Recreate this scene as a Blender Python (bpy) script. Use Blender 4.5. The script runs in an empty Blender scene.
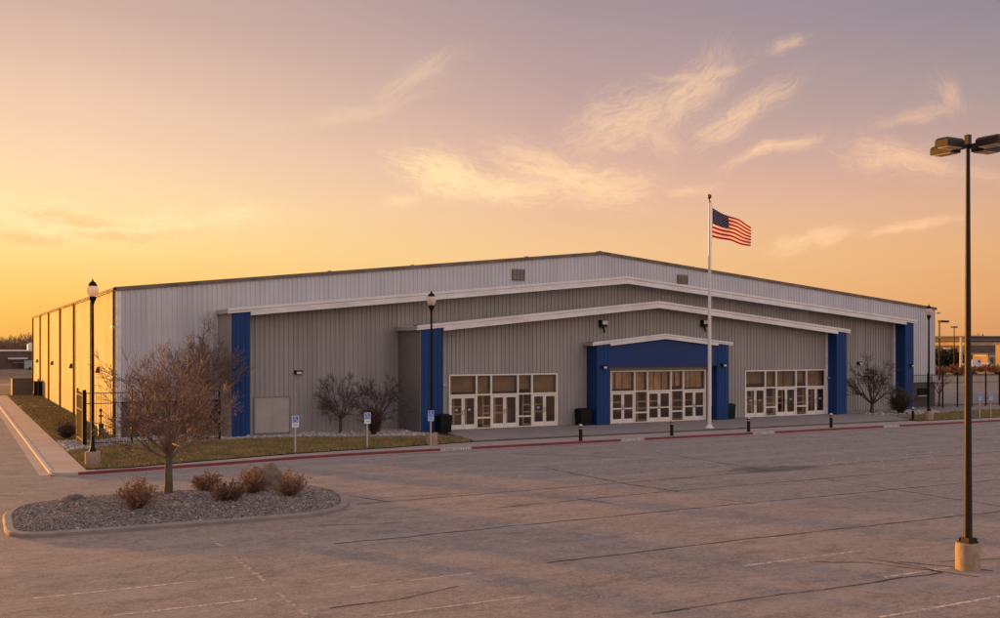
import bpy, math, random
from math import radians as rad, sin, cos, pi, sqrt
from mathutils import Vector, Matrix, noise as mnoise

random.seed(7)
S = bpy.context.scene
COL = S.collection
ZR, ZW, ZL = -0.22, -0.10, -0.06        # road, pavement, lawn levels (entrance plaza is z = 0)

# ------------------------------------------------------------------ helpers
class MB:
    """collects shapes, then builds ONE mesh object"""
    def __init__(s): s.v = []; s.f = []; s.m = []
    def add(s, vs, fs, mi=0):
        o = len(s.v); s.v += [tuple(p) for p in vs]
        for f in fs: s.f.append(tuple(i + o for i in f)); s.m.append(mi)
    def quad(s, a, b, c, d, mi=0): s.add((a, b, c, d), ((0, 1, 2, 3),), mi)
    def box(s, x0, x1, y0, y1, z0, z1, mi=0):
        v = [(x, y, z) for z in (z0, z1) for y in (y0, y1) for x in (x0, x1)]
        s.add(v, ((0,2,3,1),(4,5,7,6),(0,1,5,4),(2,6,7,3),(0,4,6,2),(1,3,7,5)), mi)
    def prism(s, poly, z0, z1, mi=0):
        n = len(poly)
        s.add([(x, y, z0) for x, y in poly] + [(x, y, z1) for x, y in poly],
              [tuple(range(n))[::-1], tuple(range(n, 2*n))] + [(i, (i+1) % n, (i+1) % n + n, i + n) for i in range(n)], mi)
    def tube(s, pts, rads, n=8, cap=True, mi=0, square=False):
        pts = [Vector(p) for p in pts]; rings = []
        base = len(s.v); ref = None
        for i, p in enumerate(pts):
            d = (pts[min(i+1, len(pts)-1)] - pts[max(i-1, 0)])
            if d.length < 1e-9: d = Vector((0,0,1))
            d.normalize()
            if ref is None:
                ref = Vector((1,0,0)) if abs(d.x) < .9 else Vector((0,1,0))
            u = (ref - d * ref.dot(d)); u.normalize(); w = d.cross(u); ref = u
            for k in range(n):
                a = 2*pi*(k + (.5 if square else 0))/n
                r = rads[i]*(1/cos(pi/4) if square else 1)
                s.v.append(tuple(p + u*(r*cos(a)) + w*(r*sin(a))))
        for i in range(len(pts)-1):
            for k in range(n):
                a = base+i*n+k; b = base+i*n+(k+1) % n
                s.f.append((a, b, b+n, a+n)); s.m.append(mi)
        if cap:
            s.f.append(tuple(base+k for k in range(n))[::-1]); s.m.append(mi)
            e = base+(len(pts)-1)*n
            s.f.append(tuple(e+k for k in range(n))); s.m.append(mi)
    def lathe(s, prof, n=20, c=(0,0), mi=0):
        base = len(s.v)
        for r, z in prof:
            for k in range(n):
                a = 2*pi*k/n; s.v.append((c[0]+r*cos(a), c[1]+r*sin(a), z))
        for i in range(len(prof)-1):
            for k in range(n):
                a = base+i*n+k; b = base+i*n+(k+1) % n
                s.f.append((a, b, b+n, a+n)); s.m.append(mi)
        s.f.append(tuple(base+k for k in range(n))[::-1]); s.m.append(mi)
        e = base+(len(prof)-1)*n; s.f.append(tuple(e+k for k in range(n))); s.m.append(mi)
    def build(s, name, mats, parent=None, smooth=False, loc=None):
        me = bpy.data.meshes.new(name); me.from_pydata(s.v, [], s.f)
        for mt in (mats if isinstance(mats, (list, tuple)) else [mats]): me.materials.append(mt)
        if any(s.m): me.polygons.foreach_set('material_index', s.m)
        if smooth:
            me.polygons.foreach_set('use_smooth', [True]*len(me.polygons))
            try: me.set_sharp_from_angle(angle=rad(40))
            except Exception: pass
        me.update()
        o = bpy.data.objects.new(name, me); COL.objects.link(o)
        if parent: o.parent = parent
        if loc: o.location = loc
        return o

def tag(o, label=None, cat=None, group=None, kind=None):
    if label: o['label'] = label
    if cat: o['category'] = cat
    if group: o['group'] = group
    if kind: o['kind'] = kind
    return o
def empty(name, loc, rz=0):
    o = bpy.data.objects.new(name, None); COL.objects.link(o)
    o.location = loc; o.rotation_euler.z = rz; o.empty_display_size = .3
    return o
def kids(o): return [c for c in COL.objects if c.parent == o]
def copy_tree(o, parent=None):
    c = o.copy(); COL.objects.link(c); c.parent = parent
    for ch in kids(o): copy_tree(ch, c)
    return c
def structure(o): o['kind'] = 'structure'; return o

# ------------------------------------------------------------------ materials
def lin(r, g, b):
    f = lambda c: (c/255/12.92 if c/255 <= .04045 else ((c/255+.055)/1.055)**2.4)
    return (f(r), f(g), f(b), 1)
class NT:
    def __init__(s, tree): s.t = tree; s.n = tree.nodes; s.l = tree.links
    def node(s, typ, **kw):
        n = s.n.new(typ)
        for k, v in kw.items(): setattr(n, k, v)
        return n
    def set(s, sock, v):
        if isinstance(v, bpy.types.NodeSocket): s.l.new(v, sock)
        else: sock.default_value = v
    def math(s, op, a, b=None, c=None, clamp=False):
        n = s.node('ShaderNodeMath', operation=op, use_clamp=clamp)
        s.set(n.inputs[0], a)
        if b is not None: s.set(n.inputs[1], b)
        if c is not None: s.set(n.inputs[2], c)
        return n.outputs[0]
    def vmath(s, op, a, b):
        n = s.node('ShaderNodeVectorMath', operation=op); s.set(n.inputs[0], a); s.set(n.inputs[1], b)
        return n.outputs['Value'] if op == 'DOT_PRODUCT' else n.outputs['Vector']
    def mix(s, f, a, b, blend='MIX'):
        n = s.node('ShaderNodeMix', data_type='RGBA', blend_type=blend)
        s.set(n.inputs[0], f); s.set(n.inputs[6], a); s.set(n.inputs[7], b); return n.outputs[2]
    def remap(s, v, a, b, c=0., d=1., smooth=True):
        n = s.node('ShaderNodeMapRange', interpolation_type='SMOOTHSTEP' if smooth else 'LINEAR')
        s.set(n.inputs[0], v)
        for i, q in enumerate((a, b, c, d)): n.inputs[i+1].default_value = q
        return n.outputs[0]
    def noise(s, vec, scale, detail=3, rough=.55, dist=0):
        n = s.node('ShaderNodeTexNoise'); s.set(n.inputs['Vector'], vec)
        n.inputs['Scale'].default_value = scale; n.inputs['Detail'].default_value = detail
        n.inputs['Roughness'].default_value = rough; n.inputs['Distortion'].default_value = dist
        return n.outputs['Fac']
    def ramp(s, f, stops, interp='LINEAR'):
        n = s.node('ShaderNodeValToRGB'); s.set(n.inputs[0], f); r = n.color_ramp; r.interpolation = interp
        while len(r.elements) < len(stops): r.elements.new(.5)
        for e, (p, c) in zip(r.elements, stops): e.position = p; e.color = c
        return n.outputs[0]
    def pos(s): return s.node('ShaderNodeNewGeometry').outputs['Position']
    def obj(s): return s.node('ShaderNodeTexCoord').outputs['Object']
    def scale(s, vec, sc):
        n = s.node('ShaderNodeMapping'); s.set(n.inputs['Vector'], vec); n.inputs['Scale'].default_value = sc
        return n.outputs[0]
    def bump(s, h, strength=.3, dist=.02):
        n = s.node('ShaderNodeBump'); s.set(n.inputs['Height'], h)
        n.inputs['Strength'].default_value = strength; n.inputs['Distance'].default_value = dist
        return n.outputs[0]

def material(name):
    m = bpy.data.materials.new(name); m.use_nodes = True
    nt = NT(m.node_tree); b = m.node_tree.nodes['Principled BSDF']
    return m, nt, b
def plain(name, c1, c2=None, rough=.6, metal=0., sc=3., bump=0., bsc=None, stretch=(1,1,1), spec=.5, detail=4):
    """base colour wandering between two tones by noise"""
    m, nt, b = material(name)
    p = nt.scale(nt.obj(), stretch)
    n = nt.noise(p, sc, detail)
    c2 = c2 or tuple(x*.8 for x in c1[:3])
    nt.set(b.inputs['Base Color'], nt.mix(nt.remap(n, .35, .65), (*c1[:3], 1), (*c2[:3], 1)))
    nt.set(b.inputs['Roughness'], nt.remap(n, .2, .8, max(rough-.1, .02), min(rough+.1, 1), False))
    b.inputs['Metallic'].default_value = metal
    b.inputs['Specular IOR Level'].default_value = spec
    if bump: nt.set(b.inputs['Normal'], nt.bump(nt.noise(nt.obj(), bsc or sc*6, 3), bump, .02))
    return m

def siding(name, col, var=.10, axis=0, streak=.12, rough=.55, spec=.5):
    """painted ribbed metal sheets: each sheet a hair different, faint rain streaks and grime"""
    m, nt, b = material(name)
    p = nt.obj(); sp = nt.node('ShaderNodeSeparateXYZ'); nt.set(sp.inputs[0], p)
    sheet = nt.math('FLOOR', nt.math('DIVIDE', sp.outputs[axis], .914))
    wn = nt.node('ShaderNodeTexWhiteNoise', noise_dimensions='1D'); nt.set(wn.inputs['W'], sheet)
    st = nt.noise(nt.scale(p, (2.2, 2.2, .10)), 1.6, 5, .6)
    big = nt.noise(p, .22, 3)
    k = nt.math('ADD', nt.remap(wn.outputs['Value'], 0, 1, 1-var, 1+var*.3, False),
                nt.math('ADD', nt.remap(st, .3, .7, -streak, streak*.4), nt.remap(big, .3, .7, -.05, .05)))
    n = nt.node('ShaderNodeVectorMath', operation='SCALE'); n.inputs[0].default_value = col[:3]; nt.set(n.inputs['Scale'], k)
    nt.set(b.inputs['Base Color'], n.outputs[0])
    b.inputs['Specular IOR Level'].default_value = spec
    nt.set(b.inputs['Roughness'], nt.remap(st, .3, .7, rough-.08, rough+.1))
    nt.set(b.inputs['Normal'], nt.bump(nt.noise(nt.scale(p, (1, 1, .35)), 1.3, 2), .12, .05))
    return m

M = {}
M['white_siding'] = siding('white_siding', (.55, .535, .54), .06, 0, .07)
M['sun_tinted_siding'] = siding('sun_tinted_siding', (.52, .45, .24), .07, 1, .09, .8, .12)  # white side wall, with warm sunset light mixed into its colour
M['grey_siding'] = siding('grey_siding', (.335, .308, .288), .10, 0, .12)
M['grey_flat'] = siding('grey_flat', (.215, .195, .175), .03, 1, .07)
M['blue_panel'] = siding('blue_panel', (.006, .043, .165), .10, 0, .12, .5, .25)
M['blue_fascia'] = siding('blue_fascia', (.011, .037, .145), .03, 0, .10, .5, .25)
M['trim_white'] = plain('trim_white', (.76, .72, .68), (.66, .62, .58), .45, sc=.6, stretch=(1, 1, 3))
M['trim_dark'] = plain('trim_dark', (.20, .16, .13), (.15, .115, .09), .85, sc=.8, spec=.1)
M['downspout'] = plain('downspout', (.13, .06, .034), (.09, .042, .026), .8, spec=.15)
M['gate_brown'] = plain('gate_brown', (.05, .028, .02), (.035, .02, .016), 1., spec=.05)
M['gate_rail'] = plain('gate_rail', (.36, .30, .25), (.3, .25, .2), 1., spec=.05)
M['roof_metal'] = plain('roof_metal', (.50, .47, .44), (.42, .39, .36), .4, .3, sc=.4)
M['frame'] = plain('frame', (.76, .70, .62), (.68, .62, .54), .4, sc=2)
M['black_metal'] = plain('black_metal', (.009, .008, .0075), (.013, .011, .010), .6, sc=4, spec=.15)
M['dark_bronze'] = plain('dark_bronze', (.019, .010, .0065), (.026, .014, .009), .5, sc=5, spec=.25)
M['concrete'] = plain('concrete', (.42, .37, .32), (.31, .27, .235), .85, sc=2.2, bump=.25, bsc=40)
M['base_block'] = plain('base_block', (.34, .245, .155), (.27, .19, .125), .85, sc=5, bump=.3, bsc=30)
M['white_paint'] = plain('white_paint', (.72, .69, .66), (.62, .59, .56), .4, sc=2, stretch=(1, 1, .1))
M['bin_black'] = plain('bin_black', (.007, .007, .008), (.011, .011, .011), .6, sc=6, spec=.15)
M['bin_green'] = plain('bin_green', (.006, .016, .014), (.008, .02, .017), .6, sc=6, spec=.15)
M['gilt'] = plain('gilt', (.16, .09, .035), (.12, .07, .03), .3, .8)
M['door_grey'] = plain('door_grey', (.40, .36, .32), (.36, .32, .285), .5, sc=.9)
M['bark'] = plain('bark', (.125, .095, .062), (.08, .06, .042), .9, sc=14, bump=.6, bsc=40, stretch=(1, 1, .25))
M['twig_red'] = plain('twig_red', (.22, .132, .098), (.125, .078, .058), .8, sc=2)
M['twig_dark'] = plain('twig_dark', (.085, .06, .05), (.055, .04, .034), .85, sc=2)
M['twig_far'] = plain('twig_far', (.24, .14, .085), (.17, .10, .065), .9, sc=.6)  # skyline twigs in a lighter brown, distance haze put into the colour
M['dry_leaf'] = plain('dry_leaf', (.34, .165, .072), (.21, .095, .046), .85, sc=5)
M['rust_leaf'] = plain('rust_leaf', (.13, .055, .03), (.08, .038, .024), .85, sc=5)
M['olive_leaf'] = plain('olive_leaf', (.085, .075, .045), (.055, .05, .032), .85, sc=5)
M['dark_leaf'] = plain('dark_leaf', (.035, .034, .018), (.02, .022, .012), .85, sc=.8)
M['rock'] = plain('rock', (.20, .14, .105), (.12, .086, .066), .9, sc=2.5, bump=.6, bsc=9)

def brick_mat(name, c1, c2, mortar, uaxis, scale=1.0):
    m, nt, b = material(name)
    sp = nt.node('ShaderNodeSeparateXYZ'); nt.set(sp.inputs[0], nt.obj())
    cb = nt.node('ShaderNodeCombineXYZ'); nt.set(cb.inputs[0], sp.outputs[uaxis]); nt.set(cb.inputs[1], sp.outputs[2])
    br = nt.node('ShaderNodeTexBrick'); nt.set(br.inputs['Vector'], cb.outputs[0])
    br.inputs['Color1'].default_value = (*c1, 1); br.inputs['Color2'].default_value = (*c2, 1); br.inputs['Mortar'].default_value = (*mortar, 1)
    br.inputs['Scale'].default_value = scale; br.inputs['Brick Width'].default_value = .4; br.inputs['Row Height'].default_value = .2
    br.inputs['Mortar Size'].default_value = .012
    n = nt.noise(nt.obj(), .9, 4)
    nt.set(b.inputs['Base Color'], nt.mix(nt.remap(n, .3, .7, 0, .35), br.outputs['Color'], (c2[0]*.7, c2[1]*.7, c2[2]*.7, 1)))
    b.inputs['Roughness'].default_value = .85
    nt.set(b.inputs['Normal'], nt.bump(br.outputs['Fac'], -.25, .01))
    return m
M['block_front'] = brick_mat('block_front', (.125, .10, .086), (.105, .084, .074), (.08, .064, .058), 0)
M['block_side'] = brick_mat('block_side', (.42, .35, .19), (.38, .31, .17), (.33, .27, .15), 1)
M['block_tan'] = brick_mat('block_tan', (.13, .10, .078), (.11, .085, .068), (.09, .07, .056), 0)

def glass_mat(name, tint, rough=.03):
    m, nt, b = material(name)
    nt.n.remove(b)
    tr = nt.node('ShaderNodeBsdfTransparent'); tr.inputs[0].default_value = (*tint, 1)
    gl = nt.node('ShaderNodeBsdfGlossy'); gl.inputs[0].default_value = (.9, .9, .9, 1); gl.inputs['Roughness'].default_value = rough
    nt.set(gl.inputs['Normal'], nt.bump(nt.noise(nt.obj(), .8, 1), .03, .05))
    fr = nt.node('ShaderNodeFresnel'); bf = nt.node('ShaderNodeNewGeometry').outputs['Backfacing']
    nt.set(fr.inputs[0], nt.remap(bf, 0, 1, 1.75, 1/1.75, False))
    ms = nt.node('ShaderNodeMixShader'); nt.set(ms.inputs[0], fr.outputs[0])
    nt.l.new(tr.outputs[0], ms.inputs[1]); nt.l.new(gl.outputs[0], ms.inputs[2])
    nt.l.new(ms.outputs[0], nt.n['Material Output'].inputs[0])
    return m
M['glass'] = glass_mat('glass', (.96, .90, .80))
M['interior'] = plain('interior', (.62, .44, .29), (.26, .18, .12), .8, sc=.55, stretch=(1, 1, .8))
M['interior_floor'] = plain('interior_floor', (.14, .12, .10), (.10, .085, .07), .4, sc=1)

def globe_mat():
    m, nt, b = material('globe_acrylic')
    nt.n.remove(b)
    d = nt.node('ShaderNodeBsdfDiffuse'); d.inputs[0].default_value = (.95, .82, .72, 1)
    t = nt.node('ShaderNodeBsdfTranslucent'); t.inputs[0].default_value = (.95, .82, .70, 1)
    tr = nt.node('ShaderNodeBsdfTransparent'); tr.inputs[0].default_value = (.95, .9, .85, 1)
    a = nt.node('ShaderNodeMixShader'); a.inputs[0].default_value = .5
    nt.l.new(d.outputs[0], a.inputs[1]); nt.l.new(t.outputs[0], a.inputs[2])
    c = nt.node('ShaderNodeMixShader'); c.inputs[0].default_value = .12
    nt.l.new(a.outputs[0], c.inputs[1]); nt.l.new(tr.outputs[0], c.inputs[2])
    nt.l.new(c.outputs[0], nt.n['Material Output'].inputs[0])
    return m
M['globe'] = globe_mat()

def cloth(name, c):
    m, nt, b = material(name)
    nt.n.remove(b)
    d = nt.node('ShaderNodeBsdfDiffuse'); d.inputs[0].default_value = (*c, 1)
    t = nt.node('ShaderNodeBsdfTranslucent'); t.inputs[0].default_value = (*c, 1)
    a = nt.node('ShaderNodeMixShader'); a.inputs[0].default_value = .5
    nt.l.new(d.outputs[0], a.inputs[1]); nt.l.new(t.outputs[0], a.inputs[2])
    nt.l.new(a.outputs[0], nt.n['Material Output'].inputs[0])
    return m
M['flag_red'] = cloth('flag_red', (.20, .007, .014)); M['flag_white'] = cloth('flag_white', (.66, .50, .49)); M['flag_blue'] = cloth('flag_blue', (.018, .022, .085))
M['sign_blue'] = plain('sign_blue', (.025, .11, .42), (.03, .12, .44), .4)
M['sign_white'] = plain('sign_white', (.70, .74, .80), (.64, .68, .75), .4)
M['sign_pale'] = plain('sign_pale', (.34, .50, .72), (.30, .46, .68), .4)
M['sign_grey'] = plain('sign_grey', (.35, .38, .42), (.3, .33, .37), .5)
M['galv'] = plain('galv', (.45, .41, .37), (.38, .35, .31), .45, .4)

def asphalt_mat():
    m, nt, b = material('asphalt')
    p = nt.pos()
    sp = nt.node('ShaderNodeSeparateXYZ'); nt.set(sp.inputs[0], p)
    big = nt.noise(nt.scale(p, (.045, .10, 1)), 1, 4, .6, .5)
    mid = nt.noise(nt.scale(p, (.25, .5, 1)), 1, 5, .65)
    fine = nt.noise(p, 7, 5, .75)
    grit = nt.noise(p, 34, 2, .8)
    lane = nt.remap(nt.math('ADD', sp.outputs[1], nt.remap(big, .3, .7, -5, 5, False)), -29.5, -26)     # newer, greyer drive lane by the kerb
    drive = nt.remap(nt.math('ADD', sp.outputs[0], nt.remap(mid, .3, .7, -.6, .6, False)), -9.5, -7.5, 1, 0)
    band = nt.math('MULTIPLY', nt.remap(nt.math('ABSOLUTE', nt.math('ADD', nt.math('ADD', sp.outputs[1], nt.remap(big, .3, .7, -3, 3, False)), 38.6)), .5, 3.2, 1, 0), nt.remap(sp.outputs[0], 11, 20, 1, .1))
    grey = nt.math('MAXIMUM', nt.math('MAXIMUM', nt.math('MULTIPLY', lane, .85), nt.math('MULTIPLY', band, .7)), nt.math('MULTIPLY', drive, .6))
    grey = nt.math('ADD', grey, nt.remap(mid, .35, .7, -.25, .3), clamp=True)
    col = nt.mix(grey, (.352, .264, .200, 1), (.278, .242, .208, 1))
    col = nt.mix(nt.remap(fine, .28, .74, .0, .62), col, (.115, .092, .082, 1))
    col = nt.mix(nt.remap(grit, .50, .70, 0, .8), col, (.09, .07, .06, 1))
    col = nt.mix(nt.remap(grit, .28, .46, .6, 0), col, (.44, .35, .29, 1))
    blot = nt.noise(nt.scale(p, (.9, 1.6, 1)), 1.1, 6, .72, .4)
    col = nt.mix(nt.remap(blot, .50, .68, 0, .62), col, (.13, .108, .096, 1))
    col = nt.mix(nt.remap(blot, .30, .45, .5, 0), col, (.42, .315, .255, 1))
    stain = nt.noise(nt.scale(p, (.16, .42, 1)), 1.3, 4, .7, .8)
    col = nt.mix(nt.remap(stain, .60, .78, 0, .5), col, (.08, .07, .066, 1))
    # hairline crack network, only where the surface has gone
    wob = nt.node('ShaderNodeTexNoise'); nt.set(wob.inputs['Vector'], p); wob.inputs['Scale'].default_value = .9; wob.inputs['Detail'].default_value = 4
    wm = nt.node('ShaderNodeVectorMath', operation='MULTIPLY_ADD'); nt.set(wm.inputs[0], wob.outputs['Color']); wm.inputs[1].default_value = (1.6, 1.6, 0); nt.set(wm.inputs[2], p)
    vo = nt.node('ShaderNodeTexVoronoi', feature='DISTANCE_TO_EDGE'); nt.set(vo.inputs['Vector'], nt.scale(wm.outputs[0], (1, 1, 0))); vo.inputs['Scale'].default_value = .34
    hair = nt.math('MULTIPLY', nt.remap(vo.outputs['Distance'], .002, .008, 1, 0), nt.remap(nt.noise(p, .17, 3), .50, .60))
    col = nt.mix(nt.math('MULTIPLY', hair, .34), col, (.045, .036, .031, 1))
    # worn, paler wheel paths along the aisles
    wp = nt.math('ABSOLUTE', nt.math('SUBTRACT', nt.math('PINGPONG', nt.math('ADD', sp.outputs[1], nt.remap(big, .3, .7, -.8, .8, False)), 3.0), 1.2))
    col = nt.mix(nt.math('MULTIPLY', nt.remap(wp, .1, .8, .22, 0), nt.remap(mid, .35, .6)), col, (.40, .32, .265, 1))
    # a dark oily patch on the lot
    dx = nt.math('DIVIDE', nt.math('SUBTRACT', sp.outputs[0], 25.0), 3.0); dy = nt.math('DIVIDE', nt.math('ADD', sp.outputs[1], 29.8), 1.5)
    rr = nt.math('ADD', nt.math('SQRT', nt.math('ADD', nt.math('MULTIPLY', dx, dx), nt.math('MULTIPLY', dy, dy))), nt.remap(mid, .3, .7, -.5, .5, False))
    col = nt.mix(nt.remap(rr, .4, 1.1, .6, 0), col, (.06, .054, .05, 1))
    nt.set(b.inputs['Base Color'], col)
    nt.set(b.inputs['Roughness'], nt.remap(fine, .3, .7, .82, .95))
    b.inputs['Specular IOR Level'].default_value = .25
    h = nt.math('ADD', nt.math('MULTIPLY', grit, .5), nt.math('ADD', nt.math('MULTIPLY', fine, .6), nt.math('MULTIPLY', nt.noise(p, .6, 3), .9)))
    nt.set(b.inputs['Normal'], nt.bump(h, .35, .03))
    return m
M['asphalt'] = asphalt_mat()

def paving_mat(name, c1, c2, ux, spacing):
    m, nt, b = material(name)
    p = nt.pos(); sp = nt.node('ShaderNodeSeparateXYZ'); nt.set(sp.inputs[0], p)
    n = nt.noise(p, .5, 5, .6); f = nt.noise(p, 9, 4, .7)
    fr = nt.math('FRACT', nt.math('DIVIDE', sp.outputs[ux], spacing))
    joint = nt.math('LESS_THAN', fr, .018)
    slab = nt.math('FLOOR', nt.math('DIVIDE', sp.outputs[ux], spacing))
    wn = nt.node('ShaderNodeTexWhiteNoise', noise_dimensions='1D'); nt.set(wn.inputs['W'], slab)
    col = nt.mix(nt.remap(n, .3, .7), (*c1, 1), (*c2, 1))
    col = nt.mix(nt.math('MULTIPLY', wn.outputs['Value'], .3), col, (c2[0]*.8, c2[1]*.8, c2[2]*.8, 1))
    col = nt.mix(nt.remap(f, .5, .75, 0, .4), col, (c2[0]*.6, c2[1]*.6, c2[2]*.6, 1))
    col = nt.mix(nt.math('MULTIPLY', joint, .6), col, (.10, .08, .07, 1))
    nt.set(b.inputs['Base Color'], col); b.inputs['Roughness'].default_value = .88
    nt.set(b.inputs['Normal'], nt.bump(f, .2, .01))
    return m
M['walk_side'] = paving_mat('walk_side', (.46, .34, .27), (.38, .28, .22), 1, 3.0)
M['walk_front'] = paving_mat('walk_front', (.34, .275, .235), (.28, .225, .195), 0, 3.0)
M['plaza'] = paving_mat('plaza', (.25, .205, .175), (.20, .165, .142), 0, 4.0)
M['kerb'] = paving_mat('kerb', (.50, .43, .37), (.40, .34, .29), 0, 3.0)
M['island_kerb'] = plain('island_kerb', (.25, .205, .17), (.20, .165, .14), .85, sc=1.5, bump=.2, bsc=25)
M['kerb_red'] = plain('kerb_red', (.23, .022, .026), (.16, .022, .024), .6, sc=1.4, detail=6)
M['kerb_white'] = plain('kerb_white', (.40, .34, .30), (.31, .26, .23), .7, sc=4)
M['stencil_white'] = plain('stencil_white', (.82, .76, .72), (.62, .56, .52), .6, sc=9)
M['riser'] = plain('riser', (.12, .098, .08), (.09, .073, .06), .8, sc=1)

def paint_mat(name, c, worn):
    """old road paint: chips let the asphalt through"""
    m, nt, b = material(name)
    n = nt.noise(nt.pos(), 6, 5, .75); g = nt.noise(nt.pos(), .8, 3)
    a = nt.math('MULTIPLY', nt.remap(n, worn-.10, worn+.14), nt.remap(g, .25, .6, .35, 1))
    b.inputs['Base Color'].default_value = (*c, 1); b.inputs['Roughness'].default_value = .8
    nt.set(b.inputs['Alpha'], a)
    return m
M['stall_paint'] = paint_mat('stall_paint', (.66, .50, .34), .44)
M['faint_paint'] = paint_mat('faint_paint', (.52, .41, .30), .52)
M['crack'] = paint_mat('crack', (.030, .022, .018), .34)
M['joint_tan'] = paint_mat('joint_tan', (.44, .31, .22), .44)
M['hatch_paint'] = paint_mat('hatch_paint', (.44, .37, .29), .49)

def lawn_mat():
    m, nt, b = material('dormant_lawn')
    p = nt.pos()
    n1 = nt.noise(nt.scale(p, (.35, .8, 1)), 1, 4, .6); n2 = nt.noise(p, 3, 5, .7); n3 = nt.noise(p, 22, 3, .8)
    col = nt.mix(nt.remap(n1, .3, .7), (.155, .115, .038, 1), (.23, .152, .062, 1))
    col = nt.mix(nt.remap(n2, .4, .7, 0, .7), col, (.085, .088, .026, 1))
    col = nt.mix(nt.remap(n3, .4, .75, 0, .6), col, (.05, .048, .018, 1))
    nt.set(b.inputs['Base Color'], col); b.inputs['Roughness'].default_value = 1; b.inputs['Specular IOR Level'].default_value = .1
    nt.set(b.inputs['Normal'], nt.bump(nt.math('ADD', n3, n2), .9, .06))
    return m
M['lawn'] = lawn_mat()
M['blade'] = plain('blade', (.33, .215, .085), (.21, .165, .055), .9, sc=.8, detail=6)
def gravel_mat(name, cs):
    m, nt, b = material(name)
    oi = nt.node('ShaderNodeObjectInfo')
    g = nt.node('ShaderNodeNewGeometry')
    vo = nt.node('ShaderNodeTexVoronoi'); nt.set(vo.inputs['Vector'], nt.pos()); vo.inputs['Scale'].default_value = 9
    sp = nt.node('ShaderNodeSeparateColor'); nt.set(sp.inputs[0], vo.outputs['Color'])
    pick = nt.math('FRACT', nt.math('ADD', sp.outputs[0], g.outputs['Random Per Island']))
    nt.set(b.inputs['Base Color'], nt.ramp(pick, [(i/(len(cs)-1), (*c, 1)) for i, c in enumerate(cs)]))
    b.inputs['Roughness'].default_value = .9
    nt.set(b.inputs['Normal'], nt.bump(vo.outputs['Distance'], -.5, .03))
    return m
M['gravel'] = gravel_mat('gravel', [(.06, .048, .040), (.155, .122, .10), (.25, .20, .165), (.115, .09, .073), (.40, .33, .28)])
M['pale_gravel'] = gravel_mat('pale_gravel', [(.20, .175, .155), (.34, .29, .26), (.46, .41, .37), (.28, .22, .19), (.58, .53, .49)])

def field_mat():
    m, nt, b = material('field')
    p = nt.pos(); n1 = nt.noise(nt.scale(p, (.006, .03, 1)), 1, 5, .6); n2 = nt.noise(nt.scale(p, (.06, .3, 1)), 1, 4)
    col = nt.mix(nt.remap(n1, .35, .65), (.20, .135, .085, 1), (.12, .085, .062, 1))
    col = nt.mix(nt.remap(n2, .4, .7, 0, .5), col, (.27, .175, .095, 1))
    nt.set(b.inputs['Base Color'], col); b.inputs['Roughness'].default_value = 1; b.inputs['Specular IOR Level'].default_value = .1
    nt.set(b.inputs['Normal'], nt.bump(n2, .5, .3))
    return m
M['field'] = field_mat()

# ------------------------------------------------------------------ ground, roads, pavements
def sheet(name, polys, mat, z, kind='structure'):
    mb = MB()
    for poly in polys: mb.add([(x, y, z) for x, y in poly], [tuple(range(len(poly)))])
    o = mb.build(name, mat); o['kind'] = kind; return o
def rect(x0, x1, y0, y1): return [(x0, y0), (x1, y0), (x1, y1), (x0, y1)]
def arc(cx, cy, r, a0, a1, n=8): return [(cx+r*cos(rad(a0+(a1-a0)*i/n)), cy+r*sin(rad(a0+(a1-a0)*i/n))) for i in range(n+1)]

g = MB(); R = 6000; n = 24
g.add([(R*cos(2*pi*i/n), R*sin(2*pi*i/n), ZR-.016) for i in range(n)], [tuple(range(n))])
structure(g.build('ground', M['field']))
sheet('parking_lot', [[(-160, -140), (210, -140), (210, -14.95), (12, -14.95), (-3.9, -17.0), (-160, -17.0)], rect(-60, -4.95, -17.0, 64)], M['asphalt'], ZR)
sheet('far_road', [rect(-120, 70, 96, 106)], M['asphalt'], ZR-.008)
sheet('side_lot', [rect(78, 190, -14.6, 62)], M['asphalt'], ZR-.004)

# pavements as slabs with a real kerb step
KX, KY = -4.95, -15.0              # outer kerb faces
FK = [(KX+1.1, -17.1), (-1.0, -16.75), (2.0, -16.3), (4.5, -15.8), (6.7, -15.35), (9.0, -15.12), (12, -15.0), (140, -15.0)]
def fky(x):
    for (x0, y0), (x1, y1) in zip(FK, FK[1:]):
        if x <= x1: return y0+(y1-y0)*(x-x0)/(x1-x0)
    return KY
KY = -17.1
def slab(name, poly, z1, mat, z0=ZR-.1):
    mb = MB(); mb.prism(poly, z0, z1); return structure(mb.build(name, mat))
LAWN_EDGE = [(-3.41, -16.15), (-1.6, -16.25), (1.7, -15.15), (4.4, -14.5), (7.0, -13.85), (9.2, -13.55), (12.5, -13.3), (15.5, -12.75), (17.6, -12.45)]
PAVE = []
slab('front_pavement', [(-3.415, fky(-3.4)+.16)]+[(x, y+.16) for x, y in FK[1:]]+[(140, -13.1), (54.2, -13.1), (54.2, -12.45)]+LAWN_EDGE[::-1][:-1]+[(-3.415, -16.15)], ZW-.003, M['walk_front'])
slab('side_pavement', [(KX+.16, 62), (KX+.16, KY+1.1)]+[(KX+1.1-.94*cos(rad(a)), KY+1.1-.94*sin(rad(a))) for a in (15, 30, 45, 60, 75, 90)]+[(-3.42, fky(-3.4)+.16), (-3.42, 62)], ZW, M['walk_side'])
slab('entrance_plaza', [(17.95, -12.4), (54.0, -12.4), (56.0, -9.0), (56.0, -2.0), (17.0, -2.0), (17.6, -5.8), (18.9, -6.6)], 0.0, M['plaza'])
r_ = MB(); r_.box(17.95, 54.0, -12.44, -12.40, ZR-.1, -.012); structure(r_.build('plaza_step', M['riser']))
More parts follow.
